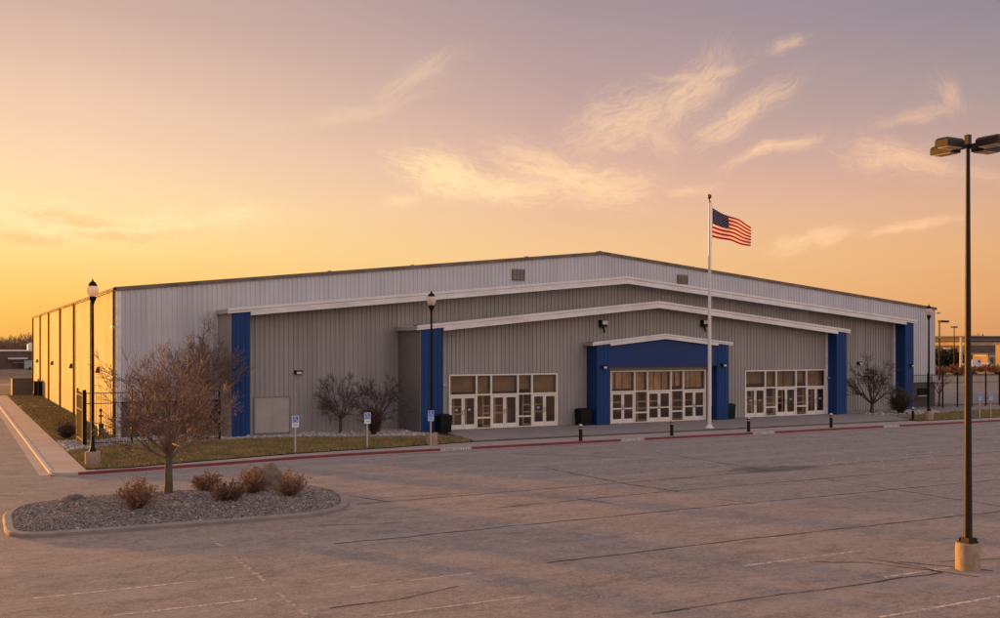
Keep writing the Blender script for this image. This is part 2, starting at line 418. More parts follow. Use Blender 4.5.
# kerbs
kb = MB(); kb.box(KX, KX+.157, KY+.95, 62, ZR-.1, ZW+.012)
structure(kb.build('side_kerb', M['kerb']))
kc = MB(); outer = [(KX+1.1-1.1*cos(rad(a)), KY+1.1-1.1*sin(rad(a))) for a in range(0, 91, 9)]
inner = [(KX+1.1-.943*cos(rad(a)), KY+1.1-.943*sin(rad(a))) for a in range(0, 91, 9)]
for i in range(10):
    kc.prism([outer[i], outer[i+1], inner[i+1], inner[i]], ZR-.1, ZW+.012)
structure(kc.build('corner_kerb', M['kerb']))
kr = MB(); x = KX+1.1
white_spots = [(14.6, 16.5), (26.4, 28.1), (36.6, 38.5), (48.4, 50.0), (63.2, 65.0)]
def kerb_run(mb, a, b, dy=0, dz=0):
    xs = [a]+[p[0] for p in FK if a < p[0] < b]+[b]
    for x0, x1 in zip(xs, xs[1:]):
        mb.prism([(x0, fky(x0)+dy), (x1, fky(x1)+dy), (x1, fky(x1)+.157), (x0, fky(x0)+.157)], ZR-.1, ZW+.012+dz)
for a, b in white_spots + [(140, 140)]:
    kerb_run(kr, x, a); x = b
structure(kr.build('front_kerb', M['kerb_red']))
kw = MB(); ink = MB()
for a, b in white_spots:
    kerb_run(kw, a, b, -.004, .002)
    xx = a+.12
    while xx < b-.2:                       # worn stencil strokes on the kerb face and top
        w = random.uniform(.05, .10)
        if random.random() < .75: ink.box(xx, xx+w*.6, -15.008, -15.0045, ZR+.02, ZW-.01)
        if random.random() < .6: ink.box(xx, xx+w, -14.97, -14.88, ZW+.0145, ZW+.018)
        xx += w + random.uniform(.04, .12)
structure(kw.build('kerb_marking', M['kerb_white'])); structure(ink.build('kerb_stencil', M['stencil_white']))
# gutters
sheet('side_gutter', [rect(KX-.42, KX, KY+.6, 62)], M['walk_side'], ZR+.004)
sheet('front_gutter', [[(x0, fky(x0)-.36), (x1, fky(x1)-.36), (x1, fky(x1)), (x0, fky(x0))] for (x0, _), (x1, _) in zip(FK, FK[1:])], M['walk_front'], ZR+.004)

# lawns and planting beds
def inpoly(x, y, P):
    c = False
    for i in range(len(P)):
        (x1, y1), (x2, y2) = P[i], P[i-1]
        if (y1 > y) != (y2 > y) and x < (x2-x1)*(y-y1)/(y2-y1)+x1: c = not c
    return c
lawn_front = LAWN_EDGE + [(17.9, -12.0), (18.3, -9.5), (17.2, -8.4), (15.5, -7.8), (12.0, -6.4), (9.5, -4.9), (-1.0, -5.3), (-2.2, -6.6), (-3.41, -7.3)]
lawn_side = [[(-3.41, -1.4), (-.25, -1.4), (-.25, 34.8), (-3.41, 37.6)], [(-3.41, 39.0), (-.25, 36.2), (-.25, 61), (-3.41, 61)]]
lawn_right = [(54.3, -13.05), (140, -13.05), (140, -7.5), (70, -6.6), (61.5, -7.6), (57.4, -9.4), (56.1, -9.1)]
def mound_sheet(name, poly, z, mat, step=.6, amp=.05):
    """flat sheet with a soft uneven surface, cut to an outline"""
    xs = [p[0] for p in poly]; ys = [p[1] for p in poly]
    import bmesh
    bm = bmesh.new(); f = bm.faces.new([bm.verts.new((x, y, z)) for x, y in poly])
    for ax, lo, hi in ((0, min(xs), max(xs)), (1, min(ys), max(ys))):
        k = int((hi-lo)/step)
        if ax == 0: k = min(k, 60)
        for i in range(1, k):
            c = lo+(hi-lo)*i/k; co = (c, 0, 0) if ax == 0 else (0, c, 0); no = (1, 0, 0) if ax == 0 else (0, 1, 0)
            bmesh.ops.bisect_plane(bm, geom=bm.verts[:]+bm.edges[:]+bm.faces[:], plane_co=co, plane_no=no)
    for v in bm.verts:
        if not v.is_boundary: v.co.z += amp*(mnoise.noise((v.co.x*.35, v.co.y*.35, 3))+.4)
    me = bpy.data.meshes.new(name); bm.to_mesh(me); bm.free(); me.materials.append(mat)
    o = bpy.data.objects.new(name, me); COL.objects.link(o); o['kind'] = 'structure'; return o
for pl in [lawn_front] + lawn_side + [lawn_right]:
    mound_sheet('lawn', pl, ZL, M['lawn'])
sheet('side_path', [[(-3.41, 37.6), (-.25, 34.8), (-.25, 36.2), (-3.41, 39.0)]], M['walk_side'], ZL-.004)
sheet('gravel_bed', [[(-3.41, -7.3), (-2.2, -6.6), (-1.0, -5.3), (9.5, -4.9), (12.0, -6.4), (15.5, -7.8), (17.2, -8.4), (18.3, -9.5), (17.6, -5.8), (17.3, -2.0), (6, -1.0), (6, .2), (-.25, .2), (-.25, -1.4), (-3.41, -1.4)],
                     ], M['pale_gravel'], ZL-.012)
sheet('mulch_bed', [[(56.0, -9.0), (57.4, -9.4), (61.5, -7.6), (70, -6.6), (140, -7.5), (140, .3), (66, .3), (66, -2), (56, -2)]], M['gravel'], ZL-.012)

ICO = None
def stones(name, spots, smin, smax, mat):
    """loose stones: many small squashed rocks in one countless heap"""
    P = (1+sqrt(5))/2
    iv = [Vector(v).normalized() for v in ((-1,P,0),(1,P,0),(-1,-P,0),(1,-P,0),(0,-1,P),(0,1,P),(0,-1,-P),(0,1,-P),(P,0,-1),(P,0,1),(-P,0,-1),(-P,0,1))]
    fi = ((0,11,5),(0,5,1),(0,1,7),(0,7,10),(0,10,11),(1,5,9),(5,11,4),(11,10,2),(10,7,6),(7,1,8),(3,9,4),(3,4,2),(3,2,6),(3,6,8),(3,8,9),(4,9,5),(2,4,11),(6,2,10),(8,6,7),(9,8,1))
    mb = MB()
    for x, y, z in spots:
        s = random.uniform(smin, smax)
        if random.random() < .06: s *= 1.7
        rot = Matrix.Rotation(random.uniform(0, 6.3), 3, 'Z') @ Matrix.Rotation(random.uniform(-.5, .5), 3, 'X')
        sx, sy, sz = s*random.uniform(.8, 1.4), s*random.uniform(.7, 1.1), s*random.uniform(.5, .8)
        vs = []
        for v in iv:
            k = random.uniform(.75, 1.15); w = rot @ Vector((v.x*sx*k, v.y*sy*k, v.z*sz*k)); vs.append((x+w.x, y+w.y, z+w.z*1+sz*.3))
        mb.add(vs, fi)
    o = mb.build(name, mat); o['kind'] = 'stuff'; return o

bed = [(9.5, -4.8), (12.0, -6.3), (15.5, -7.6), (17.2, -7.9), (17.3, -6.0), (17.0, -2.5), (10.5, -2.5), (10.2, -4)]
sp_ = []
while len(sp_) < 2200:
    x, y = random.uniform(9, 17.4), random.uniform(-8.3, -2.4)
    if inpoly(x, y, bed): sp_.append((x, y, ZL))
while len(sp_) < 2700:
    x, y = random.uniform(56.3, 64), random.uniform(-7.9, -4)
    sp_.append((x, y, ZL))
while len(sp_) < 4000:
    x, y = random.uniform(-3.3, 9.5), random.uniform(-6.8, -1)
    if not inpoly(x, y, lawn_front) and not (x > 5.8 and y > -3.6): sp_.append((x, y, ZL-.02))
tag(stones('bed_stones', sp_, .06, .14, M['pale_gravel']), 'pale stones spread in the planting beds along the arena wall', 'stones', kind='stuff')

# winter grass blades
gb = MB()
def blades(poly, count, x0, x1, y0, y1):
    k = 0
    while k < count:
        x, y = random.uniform(x0, x1), random.uniform(y0, y1)
        if not inpoly(x, y, poly): continue
        k += 1
        if mnoise.noise((x*.7, y*.7, 9)) < -.25 and random.random() < .6: continue
        a = random.uniform(0, 2*pi); w = random.uniform(.02, .05); h = random.uniform(.05, .13)
        dx, dy = cos(a)*w, sin(a)*w; lx, ly = random.uniform(-.05, .05), random.uniform(-.05, .05)
        gb.add(((x-dx, y-dy, ZL-.01), (x+dx, y+dy, ZL-.01), (x+lx, y+ly, ZL+.03+h)), ((0, 1, 2),))
blades(lawn_front, 32000, -3.4, 18.3, -16.2, -5)
blades(lawn_side[0], 9000, -3.4, -.3, -1.4, 37)
blades(lawn_side[1], 3000, -3.4, -.3, 36, 61)
blades(lawn_right, 3500, 54.5, 90, -13.05, -7)
tag(gb.build('lawn_grass', M['blade']), 'short dormant yellow green grass on the lawns beside the arena', 'grass', kind='stuff')

# ------------------------------------------------------------------ painted lines, cracks and joints on the lot
Zp = ZR+.004
def line(mb, pts, w, jag=0., z=Zp, taper=False):
    P = []
    for (x0, y0), (x1, y1) in zip(pts, pts[1:]):
        L = math.hypot(x1-x0, y1-y0); k = max(1, int(L/.45)) if jag else 1
        for i in range(k): t = i/k; P.append((x0+(x1-x0)*t, y0+(y1-y0)*t))
    P.append(pts[-1])
    if jag:
        ph = random.uniform(0, 99)
        P = [(x+jag*2*mnoise.noise((x*.8+ph, y*.8, 0))+random.uniform(-1, 1)*jag*.35, y+jag*2*mnoise.noise((x*.8, y*.8+ph, 5))+random.uniform(-1, 1)*jag*.35) for x, y in P]
    for i, ((x0, y0), (x1, y1)) in enumerate(zip(P, P[1:])):
        L = math.hypot(x1-x0, y1-y0) or 1; nx, ny = -(y1-y0)/L, (x1-x0)/L
        wa = w*(random.uniform(.6, 1.2) if jag else 1)/2
        mb.quad((x0+nx*wa, y0+ny*wa, z), (x0-nx*wa, y0-ny*wa, z), (x1-nx*wa, y1-ny*wa, z), (x1+nx*wa, y1+ny*wa, z))
sl = MB()
for y, a, b in ((-40.35, -7.1, -2.55), (-42.78, -6.0, -2.65), (-45.25, -6.6, -2.7), (-42.7, -.45, 2.9), (-45.4, -.85, 2.75), (-45.22, 9.4, 13.6), (-50.45, 8.5, 12.4), (-47.85, 11.6, 14.1), (-47.6, -.8, 2.7), (-49.9, -.8, 2.7)):
    line(sl, [(a, y), (b, y)], .105)
structure(sl.build('stall_lines', M['stall_paint']))
fl = MB()
for y, a, b in ((-35.62, -7.05, -3.4), (-37.95, -7.0, -2.6), (-37.9, -.3, 3.6), (-40.3, -.4, 3.2), (-42.6, 9.0, 13.2), (-40.1, 9.3, 13.9), (-37.5, 9.4, 14.2), (-35.0, 9.6, 14.4), (-40.0, 18, 22.6), (-37.4, 18, 22.6), (-35.2, 18, 23), (-32.2, 3.4, 7.4), (-35.1, 2.2, 6.4), (-45.3, 18, 22.3)):
    line(fl, [(a, y), (b, y)], .10)
structure(fl.build('faded_stall_lines', M['faint_paint']))
ht = MB()
for i in range(5):
    x = 27.6+i*1.62; line(ht, [(x, -30.2-.15*i), (x+4.3, -26.7-.1*i)], .13)
for (a, b) in (((10.9, -26.0), (12.2, -28.2)), ((12.4, -26.6), (14.6, -25.4)), ((14.8, -28.6), (17.6, -26.1)), ((18.8, -27.6), (21.6, -25.2)), ((20.0, -27.0), (24.0, -27.1)), ((9.8, -24.0), (23.0, -23.4)), ((16.0, -28.9), (25.5, -28.2)), ((24.5, -29.0), (28.5, -28.4)), ((21.5, -30.0), (25.0, -27.0))):
    line(ht, [a, b], .14)
structure(ht.build('hatch_markings', M['hatch_paint']))
ck = MB()
for pts, w in (([(4.2, -30.6), (17.8, -30.3), (30, -29.7), (60, -28.6)], .10), ([(8.3, -33.7), (15.7, -33.25), (36, -33.2)], .09), ([(1.0, -37.4), (12.8, -37.1), (27, -37.0), (58, -36.6)], .11),
               ([(5.1, -42.5), (12, -42.4), (23.2, -42.55), (40, -42.4)], .10), ([(4.4, -47.95), (13.3, -48.15)], .09), ([(-1.5, -44.3), (.2, -44.25), (1.1, -44.05), (1.9, -43.75)], .08),
               ([(15.75, -24.0), (15.8, -30.3), (16.3, -33.6)], .11), ([(46.1, -15.6), (46.6, -25.3), (47, -33)], .10), ([(24.5, -21.0), (24.2, -30.1)], .10), ([(24.3, -33), (24.2, -42)], .08),
               ([(11.9, -33.3), (12.3, -34.9)], .09), ([(16.4, -35.8), (16.9, -37.0)], .08), ([(13.4, -46.7), (14.6, -48.6)], .10), ([(13.0, -46.0), (13.3, -47.5), (13.3, -48.1)], .10), ([(14.3, -47.2), (15.6, -47.6), (17.2, -48.3), (24, -48.6)], .08),
               ([(11.4, -45.7), (12.6, -46.4), (13.7, -48.9)], .09), ([(5.5, -29.6), (9.5, -30.0)], .06), ([(-6.5, -22.5), (-14, -20.6), (-24, -19.8)], .09), ([(-8.0, -31.0), (-12, -31.2), (-20, -32.6)], .10),
               ([(17.4, -18.2), (20.5, -21.2), (22.5, -24.1)], .09), ([(1.6, -34.3), (4.1, -35.0)], .09), ([(4.6, -28.5), (5.4, -30.7)], .10), ([(30, -45), (38, -44.7)], .09)):
    line(ck, pts, w, .05)
structure(ck.build('cracks', M['crack']))
jt = MB(); line(jt, [(-1.9, -33.3), (-2.0, -37.7), (-2.05, -42.1), (-2.15, -50)], .15, .03, Zp+.002); structure(jt.build('pavement_joint', M['joint_tan']))

# ------------------------------------------------------------------ planted island
IX0, IX1, IY0, IY1 = -7.35, 4.6, -32.8, -24.6
_ctl = [(-7.3, -31.3), (-7.3, -29.5), (-7.2, -27.7), (-6.63, -25.95), (-5.3, -25.1), (-3.4, -24.75), (-.2, -24.85), (2.5, -25.05), (3.8, -25.7), (4.4, -26.9), (4.35, -28.6), (3.9, -30.4), (3.25, -31.7), (2.2, -32.45), (.9, -32.65), (-1.9, -32.6), (-4.75, -32.5), (-6.35, -32.4), (-7.0, -32.05)]
def smooth_loop(P, n=5):
    out = []
    for i in range(len(P)):
        a, b, c, d_ = (Vector(P[(i+k-1) % len(P)]) for k in range(4))
        for k in range(n):
            t = k/n; q = .5*((2*b)+(c-a)*t+(2*a-5*b+4*c-d_)*t*t+(3*b-a-3*c+d_)*t**3); out.append((q.x, q.y))
    return out
def inset(P, w):
    n = len(P); out = []
    for i in range(n):
        a, c = Vector(P[i-1]), Vector(P[(i+1) % n]); t = (c-a).normalized(); out.append((P[i][0]+t.y*w, P[i][1]-t.x*w))
    return out
po = smooth_loop(_ctl); pm = inset(po, .05); pi_ = inset(po, .26); ik = MB()
n = len(po)
rings = [[(x, y, ZR-.05) for x, y in po], [(x, y, ZR+.10) for x, y in po], [(x, y, ZR+.14) for x, y in pm], [(x, y, ZR+.14) for x, y in pi_], [(x, y, ZR-.05) for x, y in pi_]]
vs = sum(rings, []); fs = []
for k in range(4):
    for i in range(n): fs.append((k*n+i, k*n+(i+1) % n, (k+1)*n+(i+1) % n, (k+1)*n+i))
ik.add(vs, fs); structure(ik.build('island_kerb', M['island_kerb']))
def isl_h(x, y):
    d = 9
    for i in range(0, n, 2):
        (x0, y0), (x1, y1) = pi_[i], pi_[(i+2) % n]; L2 = (x1-x0)**2+(y1-y0)**2
        t = min(1, max(0, ((x-x0)*(x1-x0)+(y-y0)*(y1-y0))/L2)); d = min(d, math.hypot(x-x0-t*(x1-x0), y-y0-t*(y1-y0)))
    return ZR+.09+.29*min(1, d/2.0)**.8*(.9+.35*mnoise.noise((x*.5, y*.5, 1)))
gm = MB(); K = 40
for i in range(K):
    for j in range(28):
        xa, xb = IX0+.3+(IX1-IX0-.6)*i/K, IX0+.3+(IX1-IX0-.6)*(i+1)/K; ya, yb = IY0+.3+(IY1-IY0-.6)*j/28, IY0+.3+(IY1-IY0-.6)*(j+1)/28
        if inpoly((xa+xb)/2, (ya+yb)/2, pi_): gm.quad(*[(x, y, isl_h(x, y)-.02) for x, y in ((xa, ya), (xb, ya), (xb, yb), (xa, yb))])
structure(gm.build('island_bed', M['gravel']))
sp_ = []
while len(sp_) < 20000:
    x, y = random.uniform(IX0+.3, IX1-.3), random.uniform(IY0+.3, IY1-.3)
    if inpoly(x, y, pi_): sp_.append((x, y, isl_h(x, y)-.02))
tag(stones('island_stones', sp_, .027, .058, M['gravel']), 'grey brown river stones heaped inside the kerbed parking island', 'stones', kind='stuff')

def boulder(name, loc, sx, sy, sz, label, seed):
    import bmesh
    bm = bmesh.new(); bmesh.ops.create_icosphere(bm, subdivisions=4, radius=1)
    for v in bm.verts:
        n_ = v.co.normalized(); d = .30*mnoise.noise(n_*1.3+Vector((seed, 0, 0)))+.14*mnoise.noise(n_*3.1+Vector((0, seed, 0)))+.05*mnoise.noise(n_*8)
        n_ = n_*(1+d); v.co = Vector((n_.x*sx, n_.y*sy, max(n_.z, -.35)*sz))
    me = bpy.data.meshes.new(name); bm.to_mesh(me); bm.free(); me.materials.append(M['rock'])
    o = bpy.data.objects.new(name, me); COL.objects.link(o); o.location = loc
    return tag(o, label, 'boulder')
boulder('boulder', (-5.05, -27.3, isl_h(-5.05, -27.3)), .42, .32, .24, 'low reddish boulder sitting alone on the stones near the island end', 2.2)
boulder('boulder', (1.65, -27.3, isl_h(1.65, -27.3)+.05), .82, .6, .78, 'large brown boulder rising behind the two shrubs at the island edge', 5.1)

# ------------------------------------------------------------------ bare trees and shrubs
def rand_perp(d):
    v = Vector((random.gauss(0, 1), random.gauss(0, 1), random.gauss(0, 1))); v -= d*v.dot(d)
    return v.normalized()
def limb(tr, cr, p, d, L, r, lev, maxlev, up=.12, ang=(28, 52), kids_n=5, wig=.16, rmin=.006, ratio=.62):
    mb = tr if lev == 0 else cr
    n = 5 if lev < 2 else 3
    pts, rs = [p.copy()], [r]; q = p.copy(); dd = d.copy()
    for i in range(n):
        dd = (dd + rand_perp(dd)*random.uniform(0, wig) + Vector((0, 0, up))).normalized()
        q = q + dd*(L/n); pts.append(q.copy()); rs.append(max(rmin, r*(1-.72*(i+1)/n)))
    mb.tube(pts, rs, (7, 6, 5, 3, 3, 3)[min(lev, 5)], cap=False)
    if lev >= maxlev: return
    for k in range(kids_n):
        t = random.uniform(.28, 1.0) if k else .98
        i = min(int(t*n), n-1); f = t*n-i
        b = pts[i].lerp(pts[i+1], f); bd = (pts[i+1]-pts[i]).normalized()
        a = rad(random.uniform(*ang)); nd = (bd*cos(a)+rand_perp(bd)*sin(a)).normalized()
        if k == 0: nd = (bd+rand_perp(bd)*.25).normalized()
        limb(tr, cr, b, nd, L*ratio*random.uniform(.75, 1.2)*(1.1-.35*t), max(rmin, rs[i]*(.62 if k else .8)), lev+1, maxlev, up, ang, kids_n, wig*1.15, rmin, ratio)
def bare_tree(loc, label, group=None, trunk_h=1.4, trunk_r=.15, limbs=9, L=2.2, tilt=(18, 62), maxlev=4, kn=5, up=.10, mats=('bark', 'twig_red'), rmin=.007, seed=1, stems=1, name='bare_tree', ratio=.62):
    random.seed(seed)
    e = empty(name, loc); tr, cr = MB(), MB()
    for s in range(stems):
        base = Vector((random.uniform(-.12, .12), random.uniform(-.12, .12), 0)) if stems > 1 else Vector((0, 0, 0))
        lean = Vector((random.uniform(-.35, .35), random.uniform(-.35, .35), 1)).normalized() if stems > 1 else Vector((.03, 0, 1)).normalized()
        pts = [base+lean*(trunk_h*i/4)+Vector((random.uniform(-.02, .02), random.uniform(-.02, .02), 0))*(i > 0) for i in range(5)]
        pts[0].z -= .12
        tr.tube(pts, [trunk_r*1.25, trunk_r, trunk_r*.92, trunk_r*.88, trunk_r*.85], 9, cap=True)
        for k in range(limbs):
            az = 2*pi*(k*.618+s*.31)+random.uniform(-.3, .3); t = rad(tilt[0]+(tilt[1]-tilt[0])*((k+.5)/limbs)+random.uniform(-6, 6))
            b = pts[4]-lean*(trunk_h*.22*random.random()**2*(k > 2))
            d = Vector((sin(t)*cos(az), sin(t)*sin(az), cos(t)))
            if stems > 1: d = (d+lean*.5).normalized()
            limb(tr, cr, b, d, L*random.uniform(.8, 1.1)*(1.08-.22*k/limbs), trunk_r*random.uniform(.34, .5), 1, maxlev, up, kids_n=kn, rmin=rmin, ratio=ratio)
    tr.build('trunk', M[mats[0]], e, smooth=True); cr.build('crown', M[mats[1]], e)
    return tag(e, label, 'tree', group)
def shrub(loc, r, h, label, group=None, stems=150, leaf='dry_leaf', stem='twig_red', leaves=5, seed=1, spread=70, lsize=.05, name='dry_shrub'):
    random.seed(seed); e = empty(name, loc); st, lf = MB(), MB()
    for k in range(stems):
        az = random.uniform(0, 2*pi); t = rad(spread)*sqrt(random.random())
        hh = h*random.uniform(.7, 1.08); d = Vector((sin(t)*cos(az)*r/h*1.05, sin(t)*sin(az)*r/h*1.05, cos(t)**.7)) 
        L = hh*(1-.12*(t/rad(70))**2)
        p = Vector((cos(az), sin(az), 0))*random.uniform(0, .12*r); pts = [p]; q = p.copy(); dd = d.copy()
        for i in range(4):
            dd = dd+rand_perp(dd.normalized())*.16+Vector((0, 0, .03)); q = q+dd*(L/4); pts.append(q.copy())
        for v in pts: v.z = max(v.z, .01)
        st.tube(pts, [.011, .010, .008, .006, .004], 3, cap=False)
        for j in range(3):
            i = random.randint(1, 3); b = pts[i].lerp(pts[i+1], random.random()); nd = (dd.normalized()+rand_perp(dd.normalized())*.8).normalized()
            e_ = b+nd*L*.25; st.tube([b, (b+e_)/2+rand_perp(nd)*.02, e_], [.007, .006, .004], 3, cap=False)
            for m_ in range(leaves):
                c = b.lerp(e_, random.uniform(.2, 1.05))+rand_perp(nd)*random.uniform(0, .05); u = rand_perp(nd)*lsize*random.uniform(.5, 1.1); w = (nd+rand_perp(nd)*.6)*lsize*random.uniform(.4, .9)
                lf.add((c-u*.5, c+w, c+u*.5, c-w*.6), ((0, 1, 2, 3),))
    st.build('stems', M[stem], e); lf.build('foliage', M[leaf], e)
    return tag(e, label, 'shrub', group)

bare_tree((-1.79, -26.99, isl_h(-1.79, -26.99)-.05), 'bare reddish young tree standing in the stone covered parking island', trunk_h=1.45, trunk_r=.15, limbs=14, L=2.35, tilt=(4, 74), maxlev=4, kn=6, up=.05, seed=29, ratio=.62, rmin=.0085)
bare_tree((3.9, -3.4, ZL), 'tall bare tree against the white wall beside the blue pilaster, behind the fence', trunk_h=1.1, trunk_r=.12, limbs=7, L=3.2, tilt=(5, 44), maxlev=4, kn=5, up=.07, mats=('bark', 'twig_red'), seed=23, stems=2, ratio=.62, rmin=.011)
bare_tree((12.7, -4.2, ZL), 'spreading leafless ornamental tree on the grey wall right of the utility door', 'ornamental trees', trunk_h=.95, trunk_r=.11, limbs=8, L=1.9, tilt=(14, 70), maxlev=4, kn=5, up=.03, mats=('twig_dark', 'twig_dark'), seed=31, rmin=.009)
bare_tree((14.9, -5.0, ZL), 'dark leafless ornamental tree just left of the entrance block, above a rusty bush', 'ornamental trees', trunk_h=.9, trunk_r=.11, limbs=9, L=1.9, tilt=(14, 72), maxlev=4, kn=5, up=.02, mats=('twig_dark', 'twig_dark'), seed=37, rmin=.009)
bare_tree((57.3, -5.9, ZL), 'dark leafless ornamental tree at the far right of the grey wall beside the doors', 'ornamental trees', trunk_h=.8, trunk_r=.16, limbs=9, L=2.25, tilt=(16, 56), maxlev=4, kn=5, up=.04, mats=('twig_dark', 'twig_dark'), seed=41, rmin=.012)
bare_tree((70.6, -1.6, ZL), 'small dark bare tree just behind the far right iron fence', trunk_h=1.1, trunk_r=.09, limbs=6, L=1.5, tilt=(12, 50), maxlev=3, kn=4, mats=('twig_dark', 'twig_dark'), seed=43, rmin=.012)
def on_isl(x, y): return (x, y, isl_h(x, y)-.03)
shrub(on_isl(-3.35, -30.2), .72, .98, 'upright russet dry shrub left of the tree in the parking island', 'dry island shrubs', 150, seed=3)
shrub(on_isl(-.45, -27.2), .62, .66, 'low dry shrub just right of the island tree trunk', 'dry island shrubs', 120, seed=4)
shrub(on_isl(-.3, -30.0), .74, .64, 'wide dark based dry shrub at the front middle of the island', 'dry island shrubs', 150, seed=5, leaf='rust_leaf')
shrub(on_isl(1.0, -28.0), .62, .86, 'twiggy dry shrub in front of the large boulder on the island', 'dry island shrubs', 110, seed=6, leaves=3)
shrub(on_isl(2.0, -29.6), .66, .88, 'rounded dry shrub nearest the right tip of the parking island', 'dry island shrubs', 130, seed=8, leaves=4)
shrub((14.1, -6.3, ZL), .80, 1.6, 'tall rusty brown bush under the dark tree by the entrance block', None, 170, leaf='rust_leaf', stem='twig_dark', leaves=8, spread=42, lsize=.07, seed=9)
shrub((59.4, -6.9, ZL), 1.0, 1.85, 'rounded olive bush beside the far right blue pilaster', None, 240, leaf='olive_leaf', stem='twig_dark', leaves=9, spread=62, lsize=.07, seed=10)
shrub((-2.75, .3, ZL), .62, 1.0, 'dark brown bush on the side lawn beside the iron gate', None, 170, leaf='rust_leaf', stem='twig_dark', leaves=7, spread=66, lsize=.06, seed=12)

# ------------------------------------------------------------------ the arena
AR = empty('event_arena', (0, 0, 0))
tag(AR, 'long low ribbed metal event arena with white gable, grey front and blue entrance', 'building')
def gz(x, p):
    x0, x1, xr, ze0, ze1, zr = p
    return ze0+(zr-ze0)*(x-x0)/(xr-x0) if x <= xr else zr+(ze1-zr)*(x-xr)/(x1-xr)
PM = (0, 72, 35.0, 9.0, 9.0, 12.62)
PA = (5.9, 65.5, 35.0, 7.72, 7.70, 10.55)
PB = (17.0, 54.9, 35.9, 6.72, 6.74, 8.66)
PC = (30.0, 42.5, 36.2, 5.68, 5.70, 6.32)
def ribs(mb, a, b, zb, zt, off, axis='x', sign=-1, pitch=.305, depth=.048, phase=0):
    """ribbed sheet from a to b along an axis; zb and zt may be functions"""
    fb = zb if callable(zb) else (lambda t: zb); ft = zt if callable(zt) else (lambda t: zt)
    P = []; k = math.floor(a/pitch)-1
    while k*pitch < b+pitch:
        t = k*pitch+phase
        P += [(t, 0), (t+.185, 0), (t+.215, depth), (t+.275, depth)]; k += 1
    P = sorted(P); Q = []
    def at(t):
        for (t0, d0), (t1, d1) in zip(P, P[1:]):
            if t0 <= t <= t1: return d0+(d1-d0)*(t-t0)/max(t1-t0, 1e-9)
        return 0
    Q = [(a, at(a))]+[(t, d) for t, d in P if a < t < b]+[(b, at(b))]
    for (t0, d0), (t1, d1) in zip(Q, Q[1:]):
        if t1-t0 < 1e-6: continue
        if axis == 'x': mb.quad((t0, off+sign*d0, fb(t0)), (t1, off+sign*d1, fb(t1)), (t1, off+sign*d1, ft(t1)), (t0, off+sign*d0, ft(t0)))
        else: mb.quad((off+sign*d0, t0, ft(t0)), (off+sign*d1, t1, ft(t1)), (off+sign*d1, t1, fb(t1)), (off+sign*d0, t0, fb(t0)))
def gable(mb, p, x0, x1, top, bot, y0, y1):
    """a strip that follows the gable line, between two offsets from it"""
    xs = [x0]+([p[2]] if x0 < p[2] < x1 else [])+[x1]
    v = []
    for x in xs:
        z = gz(x, p); v += [(x, y0, z+bot), (x, y0, z+top), (x, y1, z+top), (x, y1, z+bot)]
    f = []
    for i in range(len(xs)-1):
        a, b = i*4, i*4+4
        for k in range(4): f.append((a+k, b+k, b+(k+1) % 4, a+(k+1) % 4))
    e = (len(xs)-1)*4
    f += [(3, 2, 1, 0), (e, e+1, e+2, e+3)]
    mb.add(v, f)
def part(mb, name, mat, parent=AR, smooth=False, label=None):
    o = mb.build(name, mat, parent, smooth)
    if label: o['label'] = label
    return o
# main volume
w = MB(); ribs(w, 0.02, 6.3, 2.1, lambda x: gz(x, PM)-.12, 0); ribs(w, 65.2, 71.98, 2.1, lambda x: gz(x, PM)-.12, 0)
ribs(w, 6.3, 65.2, lambda x: gz(x, PA)-.4, lambda x: gz(x, PM)-.12, 0)
part(w, 'front_wall', M['white_siding'])
for a, b in ((.03, 6.2), (65.3, 71.97)):
    w = MB(); w.box(a, b, -.03, .25, -.3, 2.1); part(w, 'base_wall', M['block_front'])
w = MB(); ribs(w, .03, 73, 2.09, 8.8, 0, 'y', -1, .305, .0025); part(w, 'side_wall', M['sun_tinted_siding'])
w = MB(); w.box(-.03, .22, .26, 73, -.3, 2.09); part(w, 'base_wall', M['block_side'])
w = MB(); ribs(w, 0, 73, -.3, 8.9, 72, 'y', 1); part(w, 'side_wall', M['white_siding'])
w = MB(); ribs(w, 0, 72, -.3, lambda x: gz(x, PM)-.12, 73, 'x', 1); part(w, 'rear_wall', M['white_siding'])
w = MB(); gable(w, PM, -.12, 72.12, -.03, -.16, -.02, 73.1); part(w, 'roof', M['roof_metal'])
w = MB(); gable(w, PM, -.15, 72.15, .03, -.20, -.12, -.025)
part(w, 'rake_trim', M['trim_dark'])
w = MB(); w.box(-.20, -.025, -.12, 73.1, 8.84, 8.98); part(w, 'gutter', M['trim_dark'])
w = MB(); w.box(-.014, .26, -.055, -.04, -.1, 8.8); part(w, 'corner_trim', M['trim_white'])
for y in (.42, 12.15, 24.0, 36.3, 49.1, 60.7, 72.7):
    w = MB(); w.box(-.17, -.035, y-.09, y+.09, -.15, 8.84); part(w, 'downspout', M['downspout'])
for x0, x1, z0, z1 in ((27.15, 28.22, 10.22, 11.05), (42.1, 43.15, 10.38, 11.12)):
    w = MB(); w.box(x0, x1, -.075, -.036, z0, z0+.05); w.box(x0, x1, -.075, -.036, z1-.05, z1); w.box(x0, x0+.05, -.075, -.036, z0+.05, z1-.05); w.box(x1-.05, x1, -.075, -.036, z0+.05, z1-.05)
    k = 7
    for i in range(k):
        z = z0+.06+(z1-z0-.12)*i/k; dz = (z1-z0-.12)/k
        w.add([(x0+.05, -.070, z), (x1-.05, -.070, z), (x1-.05, -.04, z+dz*.85), (x0+.05, -.04, z+dz*.85)], [(0, 1, 2, 3)])
    part(w, 'louver', M['trim_dark'])
w = MB()
